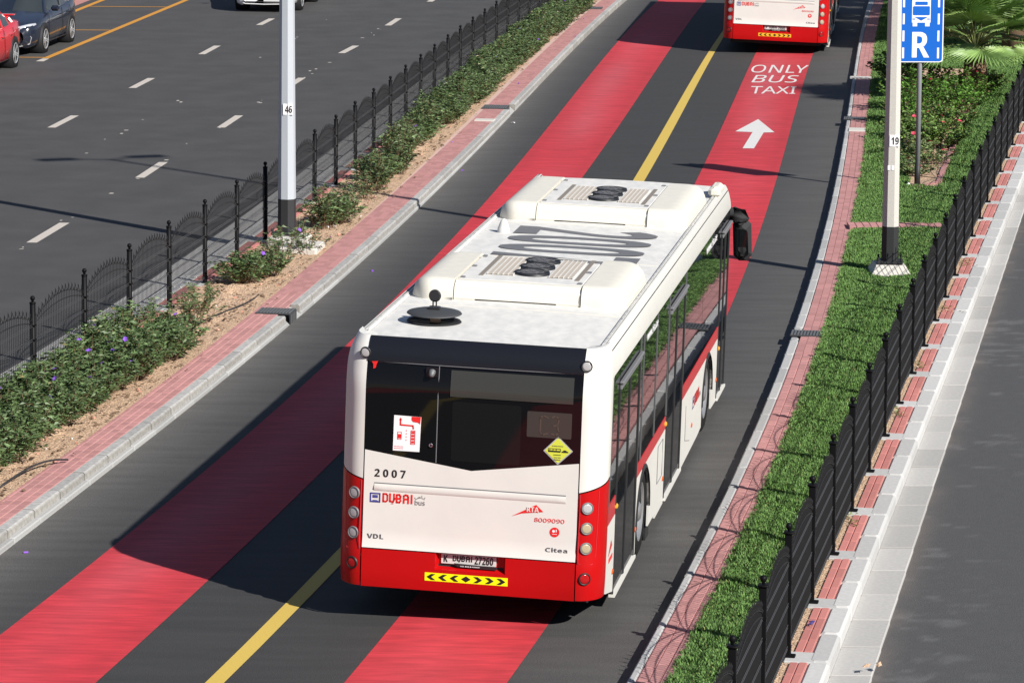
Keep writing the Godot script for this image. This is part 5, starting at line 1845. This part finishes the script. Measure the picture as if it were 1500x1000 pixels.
func make_sign() -> void:
	var o := thing("bus_lane_sign", "blue bus lane sign with white bus and R on a grey pole", "road sign", Transform3D(Basis(Vector3.UP, 0.06), W(7.17, KR, 63.3)))
	var s := st0(true)
	tube(s, [Vector3(0, 0.0, 0), Vector3(0, 0.40, 0)], 0.052, 12)
	put("sleeve", done(s), "pole_black", o)
	s = st0(true)
	tube(s, [Vector3(0, 0.38, 0), Vector3(0, 3.75, 0)], 0.043, 12)
	put("pole", done(s), "grey_tube", o)
	var T := Transform3D(Basis(), Vector3(0, 0, 0.06))
	var b := face(o, "board", rrect(-0.40, 2.2, 0.40, 3.75, 0.06), T, "ink_white", 0.02)
	face(b, "blue_field", rrect(-0.382, 2.218, 0.382, 3.732, 0.045), T.translated(Vector3(0, 0, 0.003)), "sign_blue", 0.002)
	face(b, "back_plate", rrect(-0.39, 2.21, 0.39, 3.74, 0.05), T.translated(Vector3(0, 0, -0.024)), "sign_back", 0.006)
	var F := T.translated(Vector3(0, 0, 0.006))
	lettering(b, "R", -0.155, 0.155, 2.285, 2.735, F, "ink_white", true)
	s = st0()
	for y in [2.27, 2.57, 2.87, 3.17, 3.47]:
		for x in [-0.31, 0.31]:
			poly(s, rect(x - 0.018, y, x + 0.018, y + 0.19), F, 0)
	put("dashes", done(s), "ink_white", b)
	# front view of a bus in white
	s = st0()
	poly(s, rect(-0.165, 2.90, 0.165, 3.62), F, 0)
	poly(s, rect(-0.15, 2.835, -0.07, 2.90), F, 0)
	poly(s, rect(0.07, 2.835, 0.15, 2.90), F, 0)
	put("bus_symbol", done(s), "ink_white", b)
	s = st0()
	var F2 := T.translated(Vector3(0, 0, 0.009))
	poly(s, rrect(-0.15, 3.03, 0.15, 3.19, 0.02), F2, 0)
	poly(s, rrect(-0.11, 3.21, 0.11, 3.27, 0.01), F2, 0)
	poly(s, [Vector2(-0.12, 3.0), Vector2(0.0, 2.935), Vector2(0.12, 3.0)], F2, 0)
	poly(s, rect(-0.155, 2.955, -0.105, 2.972), F2, 0)
	poly(s, rect(0.105, 2.955, 0.155, 2.972), F2, 0)
	put("bus_symbol_windows", done(s), "sign_blue", b)
	clean_meta(o)

# ---------------------------------------------------------------- cars (local: front towards +z)
func car_wheel(par: Node3D, at: Vector3, sg: float, r: float) -> void:
	var t := Transform3D(Basis(Vector3.BACK, -sg * PI / 2), at)
	var s := st0(true)
	lathe(s, [Vector2(r * 0.70, 0.0), Vector2(r * 0.92, 0.008), Vector2(r, -0.03), Vector2(r, -0.2), Vector2(0, -0.2)], 26, t)
	var o := put("wheel", done(s), "tyre", par)
	s = st0(true)
	lathe(s, [Vector2(r * 0.71, 0.004), Vector2(r * 0.66, 0.0), Vector2(r * 0.62, -0.07), Vector2(0, -0.075)], 24, t)
	put("rim_well", done(s), "grille_black", o)
	s = st0()
	for k in 5:
		var a := TAU * k / 5
		for da in [-0.13, 0.13]:
			var tt := t * Transform3D(Basis(Vector3.UP, a), Vector3.ZERO)
			var e := Vector3(cos(da) * r * 0.66, 0.0, sin(da) * r * 0.66)
			var i := Vector3(r * 0.14, -0.012, signf(da) * r * 0.06)
			var w := Vector3(0, 0, r * 0.055)
			quad(s, tt * (i - w), tt * (i + w), tt * (e + w), tt * (e - w))
	lathe(s, [Vector2(r * 0.2, -0.03), Vector2(r * 0.18, -0.008), Vector2(0, -0.004)], 14, t)
	lathe(s, [Vector2(r * 0.73, 0.0), Vector2(r * 0.70, 0.008), Vector2(r * 0.64, -0.005)], 26, t)
	put("rim", done(s), "alloy", o)

func make_car(label: String, at: Transform3D, paint: String, roof_drop: float, spoiler: bool) -> Node3D:
	var o := thing("parked_car" if paint != "car_white" else "moving_car", label, "car", at, "")
	var st := [[2.34, 0.58, 0.60, 0.28], [2.32, 0.66, 0.68, 0.22], [2.22, 0.73, 0.775, 0.18], [1.98, 0.79, 0.845, 0.18], [1.55, 0.87, 0.875, 0.18], [1.05, 0.95, 0.89, 0.18], [0.4, 0.965, 0.895, 0.18], [-0.5, 0.975, 0.895, 0.18], [-1.2, 1.0, 0.885, 0.18], [-1.75, 1.05, 0.865, 0.2], [-2.1, 1.04, 0.81, 0.24], [-2.25, 0.98, 0.74, 0.28], [-2.32, 0.70, 0.66, 0.34]]
	var sec := func(q: Array) -> Array:
		var z: float = q[0]
		var t: float = q[1]
		var w: float = q[2]
		var b: float = q[3]
		return [Vector3(w * 0.80, b, z), Vector3(w * 0.95, b + 0.06, z), Vector3(w, lerpf(b, t, 0.42), z), Vector3(w * 0.985, lerpf(b, t, 0.72), z), Vector3(w * 0.955, t - 0.035, z), Vector3(w * 0.88, t - 0.004, z), Vector3(w * 0.45, t + 0.022, z), Vector3(0, t + 0.028, z)]
	var s := st0(true)
	for sg in [-1.0, 1.0]:
		var k := Vector3(sg, 1, 1)
		for i in st.size() - 1:
			var a: Array = sec.call(st[i])
			var b: Array = sec.call(st[i + 1])
			for j in a.size() - 1:
				quad(s, a[j] * k, a[j + 1] * k, b[j + 1] * k, b[j] * k)
		for e in [0, st.size() - 1]:
			var a: Array = sec.call(st[e])
			for j in range(1, a.size() - 1):
				tri(s, a[0] * k, a[j] * k, a[j + 1] * k)
			tri(s, a[0] * k, a[-1] * k, Vector3(0, st[e][3], st[e][0]))
	put("body", done(s), paint, o)
	# glasshouse
	var gh := [[1.08, 0.945, 0.95, 0.80, 0.80], [0.62, 0.96, 1.20, 0.80, 0.66], [0.12, 0.965, 1.40, 0.81, 0.60], [-0.45, 0.975, 1.445, 0.81, 0.60], [-1.0, 0.99, 1.40, 0.80, 0.58], [-1.5, 1.02, 1.20, 0.77, 0.58], [-1.95, 1.04, 1.05, 0.70, 0.66]]
	var gsec := func(q: Array, grow: float) -> Array:
		var top: float = q[2] - roof_drop * clampf((q[2] - 1.0) / 0.4, 0.0, 1.0)
		return [Vector3(q[3] + grow, q[1], q[0]), Vector3(lerpf(q[3], q[4], 0.55) + 0.025 + grow, lerpf(q[1], top, 0.6), q[0]), Vector3(q[4] + grow, top - 0.03, q[0]), Vector3(q[4] - 0.09, top + grow, q[0]), Vector3(0, top + 0.02 + grow, q[0])]
	s = st0(true)
	var rf := st0(true)
	for sg in [-1.0, 1.0]:
		var k := Vector3(sg, 1, 1)
		for i in gh.size() - 1:
			var a: Array = gsec.call(gh[i], 0.0)
			var b: Array = gsec.call(gh[i + 1], 0.0)
			for j in 4:
				quad(s, a[j] * k, a[j + 1] * k, b[j + 1] * k, b[j] * k)
			if i >= 2 and i < 4:
				a = gsec.call(gh[i], 0.006)
				b = gsec.call(gh[i + 1], 0.006)
				for j in [2, 3]:
					quad(rf, a[j] * k, a[j + 1] * k, b[j + 1] * k, b[j] * k)
	put("windows", done(s), "car_glass", o)
	put("roof", done(rf), paint, o)
	s = st0()
	for sg in [-1.0, 1.0]:
		var k := Vector3(sg, 1, 1)
		var line := []
		for q in gh:
			line.append(gsec.call(q, 0.0)[2] * k)
		tube(s, line, 0.035, 6)
		var bq: Array = gsec.call(gh[3], 0.006)
		tube(s, [bq[0] * k, bq[1] * k, bq[2] * k], 0.03, 6)
		var bt := []
		for q in gh:
			bt.append(gsec.call(q, 0.0)[0] * k)
		tube(s, bt, 0.014, 5)
		var r5: Array = gsec.call(gh[5], 0.0)
		tube(s, [r5[0] * k, r5[1] * k, r5[2] * k], 0.05, 6)
	put("pillars", done(s), paint, o)
	# wheels in dark arches
	for z in [1.36, -1.32]:
		for sg in [-1.0, 1.0]:
			s = st0(true)
			lathe(s, [Vector2(0.0, 0.0), Vector2(0.385, 0.0), Vector2(0.39, -0.3)], 26, Transform3D(Basis(Vector3.BACK, -sg * PI / 2), Vector3(sg * 0.893, 0.34, z)))
			put("wheel_arch", done(s), "shell_black", o)
			car_wheel(o, Vector3(sg * 0.905, 0.335, z), sg, 0.335)
	for sg in [-1.0, 1.0]:
		s = st0(true)
		tube(s, [Vector3(sg * 0.36, 0.64, 2.315), Vector3(sg * 0.52, 0.66, 2.27), Vector3(sg * 0.68, 0.69, 2.17), Vector3(sg * 0.80, 0.74, 1.96)], [0.035, 0.06, 0.07, 0.03], 8)
		put("headlight", done(s), "headlamp", o)
		s = st0(true)
		tube(s, [Vector3(sg * 0.42, 0.88, -2.275), Vector3(sg * 0.66, 0.89, -2.225), Vector3(sg * 0.76, 0.90, -2.10)], [0.03, 0.045, 0.02], 8)
		put("tail_light", done(s), "lamp_red", o)
		s = st0()
		cbox(s, Vector3(sg * 0.98, 1.02, 0.72), Vector3(0.20, 0.13, 0.11), 0.04)
		put("door_mirror", done(s), paint, o)
		s = st0()
		var dl := []
		for z in [0.93, -0.42, -1.25]:
			tube(s, [Vector3(sg * 0.886, 0.28, z), Vector3(sg * 0.899, 0.55, z), Vector3(sg * 0.889, 0.80, z), Vector3(sg * 0.86, 0.94, z)], 0.006, 4)
		tube(s, [Vector3(sg * 0.865, 0.24, 0.98), Vector3(sg * 0.865, 0.24, -0.95)], 0.012, 4)
		put("door_seam", done(s), "grille_black", o)
		for z in [-0.25, -1.05]:
			s = st0()
			cbox(s, Vector3(sg * 0.905, 0.80, z), Vector3(0.03, 0.03, 0.18), 0.01)
			put("door_handle", done(s), paint, o)
	s = st0()
	poly(s, [Vector2(-0.55, 0.26), Vector2(0.55, 0.26), Vector2(0.42, 0.52), Vector2(-0.42, 0.52)], Transform3D(Basis(Vector3.RIGHT, -0.12), Vector3(0, 0.045, 2.345)), 0.05)
	var gr := put("front_grille", done(s), "grille_black", o)
	s = st0()
	for y in [0.30, 0.36, 0.42, 0.48]:
		box(s, Vector3(0, y, 2.345 - (y - 0.3) * 0.1), Vector3(1.0 - (y - 0.26) * 0.9, 0.012, 0.012))
	put("grille_bars", done(s), "bumper_grey", gr)
	s = st0()
	for sg in [-1.0, 1.0]:
		tube(s, [Vector3(sg * 0.40, 0.575, 2.345), Vector3(sg * 0.68, 0.56, 2.285), Vector3(sg * 0.765, 0.44, 2.225), Vector3(sg * 0.73, 0.29, 2.25), Vector3(sg * 0.52, 0.235, 2.335), Vector3(0.0, 0.225, 2.365)], 0.014, 6)
	tube(s, [Vector3(-0.45, 0.615, 2.335), Vector3(0.0, 0.625, 2.35), Vector3(0.45, 0.615, 2.335)], 0.012, 6)
	put("front_trim", done(s), "alloy" if paint == "car_dark" else paint, o)
	for sg in [-1.0, 1.0]:
		s = st0()
		quad(s, Vector3(sg * 0.46, 0.53, 2.352), Vector3(sg * 0.70, 0.52, 2.283), Vector3(sg * 0.70, 0.31, 2.278), Vector3(sg * 0.55, 0.27, 2.335))
		put("bumper_insert", done(s), "bumper_grey", o)
	if spoiler:
		s = st0()
		cbox(s, Vector3(0, 1.15, -2.12), Vector3(1.35, 0.03, 0.20), 0.012)
		for sg in [-1.0, 1.0]:
			box(s, Vector3(sg * 0.5, 1.10, -2.1), Vector3(0.05, 0.1, 0.1))
		put("spoiler", done(s), paint, o)
	clean_meta(o)
	return o

func make_cars() -> void:
	var yaw := -0.115
	make_car("dark blue saloon parked behind the red car, facing the camera", Transform3D(Basis(Vector3.UP, yaw), W(-11.98, 0.002, 88.1)), "car_dark", 0.0, false)
	make_car("red saloon with boot spoiler cut by the photo's left edge", Transform3D(Basis(Vector3.UP, yaw), W(-12.55, 0.002, 82.05)), "car_red", 0.05, true)
	make_car("white car driving towards the camera behind the grey lamp post", Transform3D(Basis(Vector3.UP, -0.10), W(-6.53, 0.002, 100.1)), "car_white", 0.0, false)

# ---------------------------------------------------------------- small things
func grate(label: String, x: float, d: float, y: float, w: float, l: float, yaw: float, mouth: float) -> void:
	var o := thing("drain_grate", label, "drain", Transform3D(Basis(Vector3.UP, yaw), W(x, y, d)), "")
	var s := st0()
	cbox(s, Vector3(0, 0.0, 0), Vector3(w, 0.02, l), 0.004)
	put("frame", done(s), "iron", o)
	var n := 11
	for k in n:
		s = st0()
		cbox(s, Vector3(-w / 2 + (k + 0.5) * w / n, 0.012, 0), Vector3(w / n * 0.55, 0.014, l * 0.86), 0.003, Transform3D(Basis(Vector3.UP, 0.0), Vector3.ZERO))
		put("bar", done(s), "iron_light", o)
	if mouth != 0.0:
		s = st0()
		box(s, Vector3(mouth * w / 2, -0.09, 0), Vector3(0.012, 0.17, l))
		put("inlet_plate", done(s), "iron", o)
		for k in 4:
			s = st0()
			box(s, Vector3(mouth * (w / 2 + 0.008), -0.085, -l / 2 + (k + 0.5) * l / 4), Vector3(0.012, 0.16, 0.02))
			put("inlet_bar", done(s), "iron_light", o)
	clean_meta(o)

func make_details() -> void:
	grate("iron kerb drain in the left kerb near the photo's middle left", -3.29, 49.98, KL + 0.006, 0.50, 0.44, -0.14, 1.0)
	grate("iron kerb drain in the left kerb beside the far hedge", -0.35, 74.85, KL + 0.006, 0.52, 0.62, -0.11, 1.0)
	grate("iron drain across the left kerb at the photo's top", 2.18, 98.3, KL + 0.006, 0.52, 0.6, -0.11, 1.0)
	grate("iron drain grate in the right kerb level with the bus", 4.05, 48.49, KR + 0.006, 0.47, 0.40, -0.14, 0.0)
	grate("iron drain grate in the right kerb beside the white arrow", 7.0, 73.25, KR + 0.006, 0.46, 0.42, -0.12, 0.0)
	for q in [["grey concrete inspection slab in the left brick edging", -0.55, 72.55, 0.40, 0.34], ["grey concrete cover strip in the right brick edging near the arrow", 6.87, 71.35, 0.34, 0.5], ["pale concrete cover across the right edging level with the words", 7.86, 81.0, 0.5, 0.4]]:
		var s := st0()
		cbox(s, Vector3(0, 0.0, 0), Vector3(q[3], 0.03, q[4]), 0.006)
		var o := put("cover_slab", done(s), "block", null, Transform3D(Basis(Vector3.UP, -0.12), W(q[1], (KL if q[1] < 0 else KR) + 0.004, q[2])))
		tag(o, q[0], "cover slab")
	# black irrigation hose on the sand
	var s := st0(true)
	var pts := []
	for k in 16:
		var u := k / 15.0
		pts.append(W(lerpf(-5.55, -4.98, u) , KL + 0.03 + 0.05 * sin(PI * u), lerpf(38.6, 40.0, u) + 0.25 * sin(u * 3.0)))
	tube(s, pts, 0.012, 6)
	tag(put("irrigation_hose", done(s), "hose"), "black irrigation hose on the sand at the photo's lower left", "hose")
	s = st0(true)
	pts = []
	for k in 16:
		var u := k / 15.0
		pts.append(W(cx("LpavIn", 47.6 + u * 3.6) - 0.35 - 0.16 * sin(u * 5.0), KL + 0.035, 47.6 + u * 3.6))
	tube(s, pts, 0.009, 6)
	tag(put("irrigation_hose", done(s), "hose"), "thin black hose between the thin shrubs by the left drain", "hose")
	# litter, twigs and rubble on the bed: nobody could count them
	var specs := [["fallen_leaves", "twig", 2600, 0.034, 0.006], ["rubble", "rubble", 260, 0.026, 0.014], ["fallen_blossom", "purple_petal", 10, 0.03, 0.015], ["paper_scraps", "paper", 22, 0.03, 0.012]]
	for e in specs:
		s = st0()
		for k in e[2]:
			var d := 36.0 + pow(rng.randf(), 1.3) * 60.0
			var u := rng.randf()
			var x := lerpf(cx("Lfence", d) + 0.1, cx("LpavIn", d) + (0.12 if k % 6 == 0 else -0.02), u)
			if e[0] == "fallen_blossom":
				x = cx("LpavIn", d) + rng.randf_range(-0.05, 1.0)
			var y := KL + 0.02 + rng.randf() * 0.012
			if x > cx("LkerbFoot", d) - 0.05:
				y = 0.012
			var a := rng.randf() * TAU
			var l: float = e[3] * rng.randf_range(0.5, 1.6)
			var h: float = e[4] * rng.randf_range(0.6, 1.8)
			box(s, Vector3.ZERO, Vector3(l, h, l * rng.randf_range(0.3, 0.9)), Transform3D(Basis(Vector3.UP, a) * Basis(Vector3.RIGHT, jit(0.5)), W(x, y, d)))
		var o := put(e[0], done(s), e[1])
		o.set_meta("kind", "stuff")
		tag(o, {"fallen_leaves": "dry leaves and twigs scattered on the sandy bed", "rubble": "broken red and pale stone chips on the sandy bed", "fallen_blossom": "fallen violet blossoms on edging and road", "paper_scraps": "scraps of pale litter in the left bed"}[e[0]], e[0].replace("_", " "))
	# weeds and dry leaves along the right fence
	s = st0()
	for q in [[54.7, 0.14], [50.5, 0.16], [46.3, 0.06], [37.4, 0.06], [43.2, 0.05]]:
		for k in 34:
			var p := W(cx("Rfence", q[0]) + 0.03 + pow(rng.randf(), 2.0) * q[1] * 1.6, KR + 0.01, q[0] + jit(0.3))
			var a := rng.randf() * TAU
			leaf(s, p, Vector3(cos(a), rng.randf_range(0.2, 0.9), sin(a)).normalized(), 0.055, 0.010, Color(0.16, 0.19, 0.06) if k % 3 else Color(0.32, 0.24, 0.12), 0.3)
	var wd := put("weeds", done(s), "leaf")
	wd.set_meta("kind", "stuff")
	tag(wd, "small dry weeds sprouting at the foot of the right fence", "weeds")
	for q in [["dry_leaf", "curled dry leaf in the gutter at the photo's lower right", 3.25, 31.9, "soil"], ["dry_leaf", "pale dry leaf beside the curled one in the gutter", 3.36, 31.95, "soil"], ["plastic_wrapper", "crumpled blue wrapper under the right fence", 2.85, 33.1, "ink_blue"], ["paper_scrap", "white paper scrap on the road by the left far drain", 0.02, 73.2, "paper"], ["paper_cup", "white scrap on the turf by the sign pole", 6.98, 63.0, "paper"]]:
		s = st0()
		for k in 5:
			var a := k * 1.3
			tri(s, Vector3(0.05 * cos(a), 0.01 + 0.02 * (k % 2), 0.03 * sin(a)), Vector3(0.06 * cos(a + 1.2), 0.004, 0.035 * sin(a + 1.2)), Vector3(0.01, 0.03, 0.0))
		var y := 0.09 if q[2] > 3.0 and q[2] < 3.5 else (0.01 if q[3] == 73.2 else KR + 0.02)
		if q[0] == "paper_cup":
			y = KR + 0.07
		tag(put(q[0], done(s), q[4], null, Transform3D(Basis(Vector3.UP, q[2] * 7.0), W(q[2], y, q[3]))), q[1], "litter")

func _ready() -> void:
	rng.seed = 20240611
	make_view()
	make_materials()
	make_street()
	make_left_median()
	make_right_median()
	make_turf()
	var dl := []
	for k in 33:
		dl.append(37.55 + k * 2.118)
	make_fence("railing", "black wire railings with ball-topped round posts along the left flower bed", "Lfence", dl, false)
	var dr := []
	for k in 28:
		dr.append(26.15 + k * 1.955)
	make_fence("wire_fence", "black wire fence with square capped posts between turf and service road", "Rfence", dr, true)
	# buses: the road falls to the right by about one in forty
	make_bus("white and red city bus numbered 2007 in the foreground", Transform3D(Basis(Vector3.UP, -0.1564) * Basis(Vector3.BACK, -0.0274), W(-0.4008, 0.0, 33.5012)), true)
	make_bus("red and white city bus cut by the photo's top edge", Transform3D(Basis(Vector3.UP, -0.112) * Basis(Vector3.BACK, -0.0317), W(6.3735, 0.0, 87.583)), false)
	make_cars()
	make_posts()
	make_sign()
	make_shrubs()
	make_red_bed()
	make_palms()
	make_details()
	for c in get_children():
		clean_meta(c)
